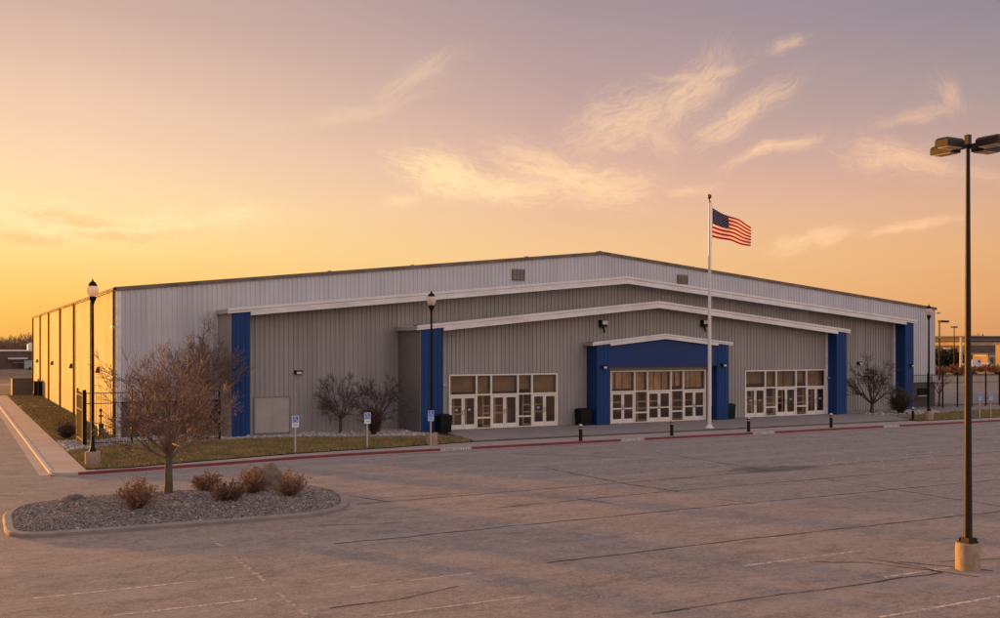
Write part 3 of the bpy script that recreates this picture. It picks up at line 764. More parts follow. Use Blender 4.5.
w.box(69.6, 70.95, -.16, -.034, .90, 1.55); o = part(w, 'wall_vent', M['black_metal']); w2 = MB(); w2.box(69.55, 71.0, -.24, -.034, .80, .895); part(w2, 'sill', M['trim_white'], o)
# ridge caps and little rooftop bits
for x, s in ((35.0, .3), (28.6, .14), (13.5, .10), (19.5, .10)):
    w = MB(); z = gz(x, PM); w.box(x-s/2, x+s/2, .2, .6, z-.06, z+.10); part(w, 'roof_cap', M['trim_dark'])

# block A (grey, full width), block B (entrance hall), block C (portal)
YA, WA = -3.3, -2.2       # front of pilasters, wall
YB, WB = -5.9, -4.9
YC, WC = -6.2, -5.4
A0, A1, B0, B1, C0, C1 = 6.1, 65.3, 17.4, 54.5, 30.44, 42.08
w = MB(); ribs(w, 7.25, B0+.02, -.15, lambda x: gz(x, PA)-.3, WA); ribs(w, B1-.02, 64.2, -.15, lambda x: gz(x, PA)-.3, WA)
ribs(w, B0+.02, B1-.02, lambda x: gz(x, PB)-.35, lambda x: gz(x, PA)-.3, WA); part(w, 'front_wall', M['grey_siding'])
w = MB(); ribs(w, YA+.02, 0, -.15, 7.5, A0+.04, 'y', -1); part(w, 'side_wall', M['grey_siding'])
w = MB(); ribs(w, YA+.02, 0, -.15, 7.5, A1-.04, 'y', 1); part(w, 'side_wall', M['grey_siding'])
w = MB(); gable(w, PA, A0-.16, A1+.16, -.02, -.28, YA-.03, -.04); part(w, 'roof', M['roof_metal'])
w = MB(); gable(w, PA, A0-.2, A1+.2, .02, -.155, YA-.14, YA-.034); gable(w, PA, A0-.2, A1+.2, -.175, -.30, YA-.10, YA-.034); part(w, 'rake_trim', M['trim_white'])
w = MB(); gable(w, PA, 7.26, 64.18, -.31, -.52, YA-.17, YA+.02); part(w, 'soffit_trim', M['trim_white'])
def pilaster(x0, x1, yf, yb, ztop):
    w = MB(); ribs(w, x0+.035, x1-.035, -.12, ztop, yf, 'x', -1, .305, .03, .06)
    w.box(x0, x1, yf+.004, yb, -.12, ztop); return part(w, 'pilaster', M['blue_panel'])
pilaster(A0+.06, 7.25, YA, WA+.3, gz(7.25, PA)-.12); pilaster(64.2, A1-.06, YA, WA+.3, gz(64.2, PA)-.12)
for a, b in ((7.255, 7.50), (63.95, 64.195)):
    w = MB(); w.box(a, b, WA-.06, WA+.1, -.12, 7.5); part(w, 'corner_trim', M['trim_white'])
# B
def holes(x): return 3.62
SF = [(19.78, 28.08, WB), (44.72, 53.16, WB)]
w = MB()
ribs(w, 18.95, 19.78, -.12, lambda x: gz(x, PB)-.3, WB); ribs(w, 28.08, 30.6, -.12, lambda x: gz(x, PB)-.3, WB); ribs(w, 42.0, 44.72, -.12, lambda x: gz(x, PB)-.3, WB); ribs(w, 53.16, 53.4, -.12, lambda x: gz(x, PB)-.3, WB)
ribs(w, 19.78, 28.08, 3.62, lambda x: gz(x, PB)-.3, WB); ribs(w, 44.72, 53.16, 3.62, lambda x: gz(x, PB)-.3, WB); ribs(w, 30.6, 42.0, lambda x: gz(x, PC)-.35, lambda x: gz(x, PB)-.3, WB)
part(w, 'front_wall', M['grey_siding'])
w = MB(); w.box(B0, B0+.12, YB+.02, WA-.04, -.15, 6.45); part(w, 'side_wall', M['grey_flat'])
w = MB(); w.box(B1-.12, B1, YB+.02, WA-.04, -.15, 6.45); part(w, 'side_wall', M['grey_flat'])
w = MB(); gable(w, PB, B0-.25, B1+.25, -.02, -.28, YB-.03, WA-.04); part(w, 'roof', M['roof_metal'])
w = MB(); gable(w, PB, B0-.28, B1+.28, .02, -.135, YB-.14, YB-.034); gable(w, PB, B0-.28, B1+.28, -.155, -.27, YB-.10, YB-.034); part(w, 'rake_trim', M['trim_white'])
w = MB(); gable(w, PB, 18.96, 53.38, -.28, -.48, YB-.17, YB+.02); part(w, 'soffit_trim', M['trim_white'])
pilaster(B0+.03, 18.95, YB, WB+.3, gz(18.95, PB)-.12); pilaster(53.4, B1-.03, YB, WB+.3, gz(53.4, PB)-.12)
for a, b in ((18.955, 19.2), (53.17, 53.395)):
    w = MB(); w.box(a, b, WB-.06, WB+.1, -.12, 6.5); part(w, 'corner_trim', M['trim_white'])
# C
w = MB(); gable(w, PC, C0-.32, C1+.32, -.02, -.22, YC-.03, WB-.04); part(w, 'roof', M['roof_metal'])
w = MB(); gable(w, PC, C0-.36, C1+.36, .02, -.10, YC-.13, YC-.034); gable(w, PC, C0-.36, C1+.36, -.12, -.215, YC-.10, YC-.034); part(w, 'rake_trim', M['trim_white'])
w = MB(); gable(w, PC, 31.53, 41.01, -.225, -.36, YC-.17, YC-.012); part(w, 'soffit_trim', M['trim_white'])
pilaster(C0, 31.52, YC, WB-.03, gz(31.52, PC)-.1); pilaster(41.02, C1, YC, WB-.03, gz(41.02, PC)-.1)
w = MB(); xs = [31.525, 36.2, 41.015]
v = [(x, y, z) for x in xs for y, z in ((YC+.02, 4.02), (YC+.02, gz(x, PC)-.25), (WC-.2, gz(x, PC)-.25), (WC-.2, 4.02))]; f = []
for i in (0, 4):
    for k in range(4): f.append((i+k, i+4+k, i+4+(k+1) % 4, i+(k+1) % 4))
w.add(v, f+[(3, 2, 1, 0), (8, 9, 10, 11)]); part(w, 'fascia', M['blue_fascia'])
w = MB(); w.box(31.525, 41.015, WC-.19, WC+.12, 3.74, 4.2); w.box(31.525, 32.06, WC, WC+.12, -.05, 3.74); w.box(40.58, 41.015, WC, WC+.12, -.05, 3.74); part(w, 'entry_wall', M['grey_flat'])

# storefronts
def storefront(x0, x1, yw, ztop, mid):
    W = x1-x0; a, s = .245*W, .1325*W       # door pair width, sidelight width
    zd = 2.18
    xs = [x0, x0+a, x0+a+s, x0+2*a+s, x0+2*a+2*s, x1]
    t = .055; y0, y1 = yw-.09, yw+.06
    w = MB()
    for i, x in enumerate(xs):
        xa = x0 if i == 0 else (x1-2*t if i == 5 else x-t); w.box(xa, xa+2*t, y0, y1, 0, ztop)
    for i in range(5):
        xa = xs[i]+(2*t if i == 0 else t); xb = xs[i+1]-(2*t if i == 4 else t)
        w.box(xa, xb, y0+.004, y1-.004, ztop-.10, ztop); w.box(xa, xb, y0+.004, y1-.004, zd, zd+.10)
        if i % 2:
            w.box(xa, xb, y0+.004, y1-.004, .66, .76); w.box(xa, xb, y0+.004, y1-.004, 0, .06)
        else: w.box(xa, xb, y0+.006, y1+.1, 0, .025)
    fr = part(w, 'storefront', M['frame'])
    def pane(xa, xb, za, zb, mat='glass', nm='pane', par=fr):
        m_ = MB(); m_.box(xa, xb, yw-.025, yw-.013, za, zb); return m_.build(nm, M[mat], par)
    for i in range(5):
        xa = xs[i]+(2*t if i == 0 else t); xb = xs[i+1]-(2*t if i == 4 else t)
        pane(xa, xb, zd+.10, ztop-.10)
        if i % 2: pane(xa, xb, .76, zd); pane(xa, xb, .06, .66)
        else:
            xm = (xa+xb)/2
            for sd, (p, q) in enumerate(((xa, xm-.006), (xm+.006, xb))):
                st = .105; w = MB()
                w.box(p+.004, p+st, yw-.055, yw+.01, .03, zd-.008); w.box(q-st, q-.004, yw-.055, yw+.01, .03, zd-.008)
                w.box(p+st, q-st, yw-.053, yw+.008, .03, .30); w.box(p+st, q-st, yw-.053, yw+.008, zd-.15, zd-.008)
                if mid: w.box(p+st, q-st, yw-.053, yw+.008, .98, 1.07)
                d = part(w, 'door', M['frame'])
                pane(p+st, q-st, .30, zd-.15, par=d)
                hx = q-.07 if sd == 0 else p+.07
                h_ = MB(); h_.tube([(hx, yw-.06, .95), (hx, yw-.12, .97), (hx, yw-.12, 1.23), (hx, yw-.06, 1.25)], [.014]*4, 6); h_.build('handle', M['black_metal'], d)
                if not mid and random.random() < .75:
                    c = (p+q)/2; n_ = MB(); n_.box(c-.10, c+.10, yw-.029, yw-.0255, 1.20, 1.33); n_.build('notice', M['sign_grey'], d)
random.seed(5)
storefront(19.80, 28.06, WB, 3.60, False); storefront(44.74, 53.14, WB, 3.60, False); storefront(32.08, 40.56, WC, 3.72, True)
# inner row of vestibule frames; added tan panels behind the transoms lighten the glass
M['added_tone_panel'] = plain('added_tone_panel', (.24, .175, .115), (.15, .108, .07), .8, sc=.9)
M['added_tone_panel_light'] = plain('added_tone_panel_light', (.58, .44, .30), (.38, .28, .19), .8, sc=1.1)
for x0, x1, yw, zt, mt in ((19.80, 28.06, WB, 3.60, 'added_tone_panel'), (44.74, 53.14, WB, 3.60, 'added_tone_panel'), (32.08, 40.56, WC, 3.72, 'added_tone_panel_light')):
    W_ = x1-x0; a, s_ = .245*W_, .1325*W_; xs = [x0, x0+a, x0+a+s_, x0+2*a+s_, x0+2*a+2*s_, x1]
    for i in range(5):
        xa, xb = xs[i]+.12, xs[i+1]-.12; zb = 2.30+random.choice((0, .12, .25)); w = MB()
        if mt == 'added_tone_panel': w.box(xa, xb, yw+.22, yw+.24, zb, zt-.06)
        else:
            k = xa
            while k < xb-.1:
                q = random.uniform(.25, .62); w.box(k, min(k+q, xb), yw+.22, yw+.24, zb, zt-.06); k += q+random.uniform(.04, .16)
        part(w, 'added_tone_panel', M[mt])
    for i in range(0, 5, 2):
        xa, xb = xs[i]+.05, xs[i+1]-.05; yv = yw+1.35; w = MB()
        for x in (xa, (xa+xb)/2-.05, xb-.1): w.box(x, x+.10, yv, yv+.06, 0, 2.2)
        for z in (0, .85, 1.35, 2.1): w.box(xa+.1, (xa+xb)/2-.05, yv+.01, yv+.05, z, z+.09); w.box((xa+xb)/2+.05, xb-.1, yv+.01, yv+.05, z, z+.09)
        part(w, 'inner_door', M['frame'])
# the hall inside, seen through the glass
w = MB(); w.box(18.2, 54.2, 3.2, 3.3, 0, 4.6); w.box(18.1, 18.2, WB+.3, 3.3, 0, 4.6); w.box(54.2, 54.3, WB+.3, 3.3, 0, 4.6)
for x in (24, 31.5, 34.2, 38.4, 41, 48): w.box(x-.2, x+.2, -1.4, -1.0, 0, 4.0)
for x0, x1 in ((20.5, 27), (45.5, 52)): w.box(x0, x1, -.4, .2, 0, 1.05)
part(w, 'hall_wall', M['interior'])
w = MB(); w.box(18.1, 54.3, WB+.12, 3.3, -.2, .012); part(w, 'hall_floor', M['interior_floor'])
w = MB(); w.box(18.1, 54.3, WB+.12, 3.3, 4.0, 4.1); part(w, 'hall_ceiling', M['interior'])
# utility double door in the grey wall
w = MB(); w.box(7.74, 10.06, WA-.075, WA-.0365, 0, .05); w.box(7.74, 7.82, WA-.075, WA-.0365, .05, 2.30); w.box(9.98, 10.06, WA-.075, WA-.0365, .05, 2.30); w.box(7.82, 9.98, WA-.075, WA-.0365, 2.22, 2.30); part(w, 'door_frame', M['grey_flat'])
for a, b, hx in ((7.825, 8.895, 8.80), (8.905, 9.975, 9.0)):
    w = MB(); w.box(a, b, WA-.068, WA-.037, .055, 2.215); d = part(w, 'door', M['door_grey'])
    h_ = MB(); h_.box(hx-.04, hx+.04, WA-.11, WA-.069, .92, 1.10); h_.build('handle', M['galv'], d)
# lights and cameras fixed to the building
def flood(x, y, z, s=1.0):
    w = MB(); w.box(x-.28*s, x+.22*s, y-.30*s, y-.04, z-.22*s, z+.28*s); w.tube([(x, y-.02, z-.1), (x, y-.25, z-.35*s), (x+.05, y-.25, z-.60*s)], [.08*s, .07*s, .06*s], 6)
    l = part(w, 'floodlight', M['black_metal']); d = MB(); d.box(x-.16*s, x+.26*s, y-.36*s, y-.305*s, z-.02*s, z+.24*s); d.build('lens', M['white_paint'], l)
flood(31.75, WB, 7.0); flood(40.75, WB, 7.12)
def packlight(x, y, z, s=.28, mat='black_metal'):
    w = MB(); w.add([(x-s, y, z-.12), (x+s, y, z-.12), (x+s, y, z+.12), (x-s, y, z+.12), (x-s*.8, y-.22, z-.10), (x+s*.8, y-.22, z-.10), (x+s*.9, y-.10, z+.12), (x-s*.9, y-.10, z+.12)], [(0, 1, 2, 3), (4, 5, 6, 7), (0, 4, 5, 1), (3, 2, 6, 7), (0, 3, 7, 4), (1, 5, 6, 2)])
    l = part(w, 'wall_light', M[mat]); d = MB(); d.box(x-s*.55, x+s*.6, y-.25, y-.20, z-.09, z+.03); d.build('lens', M['white_paint'], l)
packlight(10.57, WA-.049, 3.80); packlight(59.8, WA-.049, 3.98); packlight(31.0, YC-.034, 4.0, .2); packlight(41.55, YC-.034, 4.05, .2); packlight(64.85, YA-.034, 3.75, .14)
for y, z in ((8.46, 3.84), (26.4, 3.80), (44.9, 3.77), (65.4, 3.70)):
    w = MB(); w.add([(-.03, y-.22, z-.2), (-.03, y+.22, z-.2), (-.03, y+.22, z+.2), (-.03, y-.22, z+.2), (-.26, y-.18, z-.2), (-.26, y+.18, z-.2), (-.16, y+.2, z+.18), (-.16, y-.2, z+.18)], [(0, 1, 2, 3), (4, 7, 6, 5), (0, 4, 5, 1), (3, 2, 6, 7), (0, 3, 7, 4), (1, 5, 6, 2)])
    part(w, 'wall_light', M['downspout'])
def camera_unit(x, y, z, dx):
    w = MB(); w.tube([(x, y, z), (x+dx*.2, y-.1, z)], [.03, .03], 6); w.box(x+dx*.2-.09, x+dx*.2+.16, y-.24, y-.06, z-.07, z+.07); part(w, 'security_camera', M['galv'])
camera_unit(-.02, -.06, 6.6, -1); camera_unit(72.05, -.06, 8.5, 1); camera_unit(72.05, -.06, 6.25, 1); camera_unit(19.35, WB-.06, 2.95, .2); camera_unit(53.3, WB-.06, 2.9, .2)

# ------------------------------------------------------------------ flagpole and flag
FP = empty('flagpole', (35.75, -11.75, 0)); tag(FP, 'tall white flagpole with ball finial in front of the blue portal', 'flagpole')
w = MB(); w.lathe([(.30, 0), (.30, .05), (.20, .12), (.13, .24)], 20); w.build('base', M['white_paint'], FP, True)
w = MB(); w.tube([(0, 0, .2), (0, 0, 6), (0, 0, 15.0)], [.125, .11, .06], 14); w.build('pole', M['white_paint'], FP, True)
w = MB(); w.lathe([(.02, 14.98), (.07, 15.0), (.075, 15.12), (.03, 15.16), (.03, 15.22), (.09, 15.28), (.13, 15.36), (.14, 15.42), (.12, 15.50), (.07, 15.55), (.01, 15.57)], 16); w.build('finial', M['gilt'], FP, True)
w = MB(); w.tube([(.13, -.05, 15.0), (.16, -.05, 8), (.13, -.05, 1.6)], [.012]*3, 4); w.tube([(.1, -.03, 1.55), (.16, -.06, 1.5)], [.02, .02], 5); w.build('halyard', M['white_paint'], FP)
# flag flying towards image right, sagging at the fly end
FL = empty('flag', (35.75+.22, -11.80, 12.72)); tag(FL, 'United States flag flying from the white flagpole, stripes rippling to the right', 'flag')
FLX = Vector((cos(rad(10)), -sin(rad(10)), 0)); FLN = Vector((sin(rad(10)), cos(rad(10)), 0))
HO, FLY = 1.92, 3.06
def fpt(u, v, off=0):        # u 0..1 along the fly, v 0..1 from the top
    x = u*FLY*(.985-.02*v)
    z = HO*(1-v) - u*1.22*(1-.10*u) - .06*sin(u*7+v*1.5)*u + v*u*.62
    y = .16*sin(u*8.2+v*1.6)*min(1, u*2.2) + off
    x -= .10*v*v*u
    p = FLX*x+FLN*y; return (p.x, p.y, z)
fm = MB(); NX, NY = 48, 26
for i in range(NX):
    for j in range(NY):
        u0, u1, v0, v1 = i/NX, (i+1)/NX, j/NY, (j+1)/NY
        s = int(j/2); mi = 2 if (i < NX*.40-.5 and s < 7) else (0 if s % 2 == 0 else 1)
        fm.add((fpt(u0, v1), fpt(u1, v1), fpt(u1, v0), fpt(u0, v0)), ((0, 1, 2, 3),), mi)
fo = fm.build('cloth', [M['flag_red'], M['flag_white'], M['flag_blue']], FL)
sm = MB()
for r in range(9):
    for c in range(6 if r % 2 == 0 else 5):
        cu = (.4*(2*c+1+(r % 2))/12); cv = (7/13)*(r+1)/10
        for off in (.004, -.004):
            ps = []
            for k in range(10):
                a = pi/2+k*pi/5; q = .058 if k % 2 == 0 else .024
                ps.append(fpt(cu+q*cos(a)/FLY, cv-q*sin(a)/HO, off))
            sm.add(ps, (tuple(range(10)),))
sm.build('stars', M['flag_white'], FL)
h_ = MB(); h_.tube([(-.02, 0, -.05), (-.02, 0, HO+.06)], [.022, .022], 5); h_.tube([(-.02, 0, HO+.05), (-.10, .02, HO+.45)], [.01, .01], 4); h_.tube([(-.02, 0, -.03), (-.12, .02, -.55)], [.01, .01], 4); h_.build('hoist', M['flag_white'], FL)

# ------------------------------------------------------------------ lamps
PL = empty('parking_lot_lamp', (14.2, -48.2, ZR)); tag(PL, 'tall dark bronze parking lot lamp with four shoebox heads on a concrete base', 'street lamp')
w = MB(); w.lathe([(.30, -.05), (.30, .64), (.285, .67), (.27, .68)], 28); w.build('base', M['base_block'], PL, True)
w = MB(); w.box(-.18, .18, -.18, .18, .68, .72); w.box(-.14, .14, -.14, .14, .72, .82)
for sx in (-.14, .14):
    for sy in (-.14, .14): w.tube([(sx, sy, .70), (sx, sy, .80)], [.02, .02], 6)
w.build('base_plate', M['dark_bronze'], PL)
w = MB(); w.tube([(0, 0, .72), (0, 0, 1.9), (0, 0, 5.2), (0, 0, 10.870)], [.108, .10, .08, .05], 16); w.build('pole', M['dark_bronze'], PL, True)
w = MB(); w.box(-.06, .06, -.06, .06, 10.820, 11.100); w.build('pole_cap', M['dark_bronze'], PL)
for a in (0, 90, 180, 270):
    rm = Matrix.Rotation(rad(a), 3, 'Z')
    def tr(mb): mb.v = [tuple(rm @ Vector(p)) for p in mb.v]; return mb
    w = MB(); w.box(.05, .40, -.045, .045, 10.760, 10.850); tr(w).build('arm', M['dark_bronze'], PL)
    w = MB(); w.add([(.36, -.19, 10.720), (1.0, -.19, 10.720), (1.0, .19, 10.720), (.36, .19, 10.720), (.36, -.19, 10.880), (1.0, -.19, 10.880), (1.0, .19, 10.880), (.36, .19, 10.880), (.40, -.15, 10.940), (.96, -.15, 10.940), (.96, .15, 10.940), (.40, .15, 10.940)],
        [(0, 3, 2, 1), (0, 1, 5, 4), (1, 2, 6, 5), (2, 3, 7, 6), (3, 0, 4, 7), (4, 5, 9, 8), (5, 6, 10, 9), (6, 7, 11, 10), (7, 4, 8, 11), (8, 9, 10, 11)]); hd = tr(w).build('lamp_head', M['dark_bronze'], PL)
    w = MB(); w.box(.42, .94, -.15, .15, 10.695, 10.718); tr(w).build('lens', M['globe'], hd)

def globe_lamp(loc, label):
    e = empty('globe_street_lamp', loc); tag(e, label, 'street lamp', 'black globe lamps along the arena front')
    w = MB(); w.lathe([(.34, -.1), (.34, .60), (.33, .63), (.30, .64)], 24); w.build('base', M['base_block'], e, True)
    w = MB(); w.lathe([(.16, .64), (.16, .72), (.10, .82), (.082, 1.2), (.078, 1.22), (.068, 4), (.052, 7.45), (.075, 7.50), (.085, 7.56), (.16, 7.72), (.165, 7.80), (.10, 7.84)], 14); w.build('pole', M['black_metal'], e, True)
    w = MB(); w.lathe([(.10, 7.80), (.19, 7.88), (.25, 8.02), (.255, 8.14), (.21, 8.30), (.15, 8.37)], 20); w.build('globe', M['globe'], e, True)
    w = MB(); w.lathe([(.04, 7.82), (.04, 8.15), (.025, 8.2)], 8); w.build('lamp_stem', M['gilt'], e, True)
    w = MB(); w.lathe([(.205, 8.31), (.20, 8.35), (.16, 8.44), (.08, 8.52), (.04, 8.55), (.035, 8.60), (.015, 8.65)], 20); w.build('cap', M['black_metal'], e, True)
    return e
GL = globe_lamp((-2.99, -14.75, ZL), 'black globe lamp on the lawn corner, in front of the iron gate')
for loc, lab in (((15.12, -12.67, ZL), 'black globe lamp before the first blue entrance pilaster, next to a parking sign'), ((55.9, -12.6, ZL), 'black globe lamp on the right lawn in front of the white end wall')):
    c = copy_tree(GL); c.location = loc; c['label'] = lab

# ------------------------------------------------------------------ bollards
BO = empty('bollard', (23.86, -14.55, ZW))
w = MB(); w.lathe([(.13, -.02), (.125, .02), (.105, .04), (.105, .84), (.09, .86)], 18); w.build('post', M['black_metal'], BO, True)
w = MB(); w.lathe([(.108, .842), (.112, .90), (.10, .95), (.06, .98), (.01, .99)], 18); w.build('cap', M['galv'], BO, True)
w = MB(); w.lathe([(.109, .70), (.109, .76)], 18); w.build('band', M['galv'], BO, True)
tag(BO, 'black bollard with grey cap in front of the left pilaster of the blue portal', 'bollard', 'black bollards along the red kerb')
for loc, lab in (((30.69, -14.3, ZW), 'black bollard with grey cap in front of the middle portal doors'), ((36.88, -14.3, ZW), 'black bollard with grey cap just right of the flagpole'), ((44.17, -14.3, ZW), 'black bollard with grey cap in front of the right blue entrance pilaster'), ((54.9, -12.0, ZW), 'black bollard with grey cap at the corner of the right lawn')):
    c = copy_tree(BO); c.location = loc; c['label'] = lab

# ------------------------------------------------------------------ accessible parking signs
def wheelchair(mb, cx, cz, s, y):
    def strip(pts, wd):
        for (x0, z0), (x1, z1) in zip(pts, pts[1:]):
            L = math.hypot(x1-x0, z1-z0) or 1; nx, nz = -(z1-z0)/L*wd/2, (x1-x0)/L*wd/2
            mb.quad((cx+s*(x0+nx), y, cz+s*(z0+nz)), (cx+s*(x0-nx), y, cz+s*(z0-nz)), (cx+s*(x1-nx), y, cz+s*(z1-nz)), (cx+s*(x1+nx), y, cz+s*(z1+nz)))
    mb.add([(cx+s*(-.08+.10*cos(a*pi/6)), y, cz+s*(.40+.10*sin(a*pi/6))) for a in range(12)], (tuple(range(12)),))
    strip([(-.08, .30), (-.04, -.05), (.22, -.05), (.34, -.38), (.44, -.34)], .09); strip([(-.06, .14), (.20, .14)], .08)
    strip([(-.05+.30*cos(rad(a)), -.16+.30*sin(rad(a))) for a in range(120, 350, 20)], .08)
def ada_sign(loc, label, pale=False, rz=0):
    e = empty('parking_sign', loc, rz); tag(e, label, 'sign', 'accessible parking signs on the lawn edge')
    w = MB(); w.box(-.04, .04, -.03, .03, -.1, 1.82); w.build('post', M['galv'], e)
    w = MB(); w.box(-.18, .18, -.045, -.034, 1.32, 1.92); b = w.build('panel', M['sign_pale'] if pale else M['sign_white'], e)
    w = MB(); w.box(-.145, .145, -.050, -.046, 1.56, 1.885); w.build('blue_field', M['sign_blue'], b)
    w = MB(); wheelchair(w, 0, 1.72, .30, -.053); w.build('wheelchair_symbol', M['sign_white'], b)
    w = MB(); w.add([(.05*k-.10, -.048, 1.40+.05*(k % 2)) for k in range(5)]+[(.05*k-.10, -.048, 1.44+.05*(k % 2)) for k in range(5)], [(k, k+1, k+6, k+5) for k in range(4)]); w.build('arrow_mark', M['sign_blue'], b)
    return e
ada_sign((6.93, -13.75, ZL), 'blue and white wheelchair parking sign in front of the grey utility door')
ada_sign((11.1, -13.15, ZL), 'blue and white wheelchair parking sign in front of the rusty bush')
ada_sign((14.9, -13.05, ZL), 'pale blue wheelchair parking sign right beside the globe lamp base', True)
ada_sign((61.2, -12.9, ZL), 'pale wheelchair parking sign on the right lawn nearest the tall parking lamp', True)
ada_sign((62.5, -12.9, ZL), 'pale wheelchair parking sign at the far right edge of the lawn', True)

# ------------------------------------------------------------------ trash bins
def bin_(loc, label, mat, s=.36):
    e = empty('trash_bin', loc); tag(e, label, 'trash bin', 'trash bins beside the pilasters')
    w = MB(); w.add([(-s*.9, -s*.9, 0), (s*.9, -s*.9, 0), (s*.9, s*.9, 0), (-s*.9, s*.9, 0), (-s, -s, 1.0), (s, -s, 1.0), (s, s, 1.0), (-s, s, 1.0)], [(3, 2, 1, 0), (0, 1, 5, 4), (1, 2, 6, 5), (2, 3, 7, 6), (3, 0, 4, 7), (4, 5, 6, 7)])
    for k in range(5): x = -s*.75+k*s*.375; w.box(x-.012, x+.012, -s*.985, -s*.90, .1, .95)
    w.build('body', mat, e)
    w = MB(); w.add([(-s*1.06, -s*1.06, 1.0), (s*1.06, -s*1.06, 1.0), (s*1.06, s*1.06, 1.0), (-s*1.06, s*1.06, 1.0), (-s*1.06, -s*1.06, 1.07), (s*1.06, -s*1.06, 1.07), (s*1.06, s*1.06, 1.07), (-s*1.06, s*1.06, 1.07), (-s*.6, -s*.6, 1.16), (s*.6, -s*.6, 1.16), (s*.6, s*.6, 1.16), (-s*.6, s*.6, 1.16)],
        [(3, 2, 1, 0), (0, 1, 5, 4), (1, 2, 6, 5), (2, 3, 7, 6), (3, 0, 4, 7), (4, 5, 9, 8), (5, 6, 10, 9), (6, 7, 11, 10), (7, 4, 8, 11), (8, 9, 10, 11)]); w.build('lid', mat, e)
bin_((18.75, -6.45, 0), 'black trash bin by the left entrance pilaster behind the pale sign', M['bin_black'], .40)
bin_((29.75, -5.6, 0), 'black trash bin left of the blue portal pilaster', M['bin_black'], .44)
bin_((42.62, -5.6, 0), 'dark green trash bin right of the blue portal pilaster', M['bin_green'], .36)

# ------------------------------------------------------------------ iron fences and gate
def fence(name, pts, label, h=3.0, post=2.45, rails=(.18, 2.35, 2.92), ped=.125):
    e = empty(name, (pts[0][0], pts[0][1], ZL)); tag(e, label, 'fence', 'black iron fences'); ox, oy = pts[0]
    ra, pk = MB(), MB()
    for (x0, y0), (x1, y1) in zip(pts, pts[1:]):
        L = math.hypot(x1-x0, y1-y0); dx, dy = (x1-x0)/L, (y1-y0)/L; k = max(1, round(L/post))
        for i in range(k+1):
            if i == k and (x1, y1) != pts[-1]: continue
            t = L*i/k; px, py = x0+dx*t-ox, y0+dy*t-oy
            w = MB(); w.box(px-.05, px+.05, py-.05, py+.05, -.1, h+.06); w.add([(px-.06, py-.06, h+.06), (px+.06, py-.06, h+.06), (px+.06, py+.06, h+.06), (px-.06, py+.06, h+.06), (px, py, h+.16)], [(0, 1, 4), (1, 2, 4), (2, 3, 4), (3, 0, 4), (3, 2, 1, 0)]); w.build('post', M['black_metal'], e)
        for z in rails:
            ra.tube([(x0-ox, y0-oy, z), (x1-ox, y1-oy, z)], [.022, .022], 4)
        q = int(L/ped)
        for i in range(q):
            t = (i+.5)*L/q; px, py = x0+dx*t-ox, y0+dy*t-oy
            pk.tube([(px, py, .06), (px, py, h-.02)], [.010, .010], 4)
    ra.build('rails', M['black_metal'], e); pk.build('pickets', M['black_metal'], e)
    return e
fence('iron_fence', [(-2.30, -5.15), (5.0, -5.15)], 'black iron picket fence crossing before the white wall behind the island tree')
fence('iron_fence', [(65.6, -2.9), (110, -2.9)], 'black iron fence running right from the far end of the arena', post=1.9, rails=(.18, 2.2, 2.92))
GT = empty('iron_gate', (-2.38, -5.0, ZL)); tag(GT, 'dark solid gate with pale cross rails at the left end of the fence', 'gate')
w = MB(); w.box(-.06, .06, -.06, .06, -.1, 3.1); w.build('post', M['black_metal'], GT)
w = MB(); w.box(-.06, .06, 3.0, 3.12, -.1, 3.1); w.build('post', M['black_metal'], GT)
w = MB()
for i in range(8): y = .1+i*.36; w.box(-.02, .02, y, y+.30, .12, 2.95)
w.build('panel', M['gate_brown'], GT)
for z in (.3, 1.95, 2.75):
    w = MB(); w.box(-.05, -.022, .06, 3.0, z, z+.07); w.build('rail', M['gate_rail'], GT)
UP = empty('utility_post', (-.75, 1.2, ZL)); tag(UP, 'short dark standpipe on gravel inside the fence by the lit wall', 'pipe')
w = MB(); w.lathe([(.16, -.1), (.16, .75), (.12, .80), (.05, .82), (.05, 1.5), (.09, 1.52), (.09, 1.66), (.02, 1.70)], 12); w.build('pipe', M['dark_bronze'], UP, True)
w = MB(); w.box(-.13, .13, -.05, .05, 1.2, 1.3); w.build('valve', M['dark_bronze'], UP)
# enclosure at the far end of the side lawn
w = MB(); w.box(-2.95, -.9, 60.1, 60.3, -.15, 1.78); w.box(-2.95, -2.75, 60.3, 63.2, -.15, 1.78); w.box(-2.98, -.9, 60.06, 60.34, 1.78, 1.86)
EN = w.build('screen_wall', M['block_tan']); tag(EN, 'low masonry screen wall at the far end of the side lawn', 'wall')
UB = empty('utility_cabinet', (-.35, 58.6, ZL)); tag(UB, 'dark utility cabinet between the screen wall and the sunlit side wall', 'utility box')
w = MB(); w.box(-.5, .3, -.35, .35, -.1, 1.55); w.build('cabinet', M['black_metal'], UB); w = MB(); w.box(-.53, .33, -.38, .38, 1.55, 1.62); w.build('lid', M['downspout'], UB)
w = MB(); w.tube([(-.1, -.55, -.1), (-.1, -.55, 1.9)], [.07, .07], 8); w.build('conduit', M['downspout'], UB)

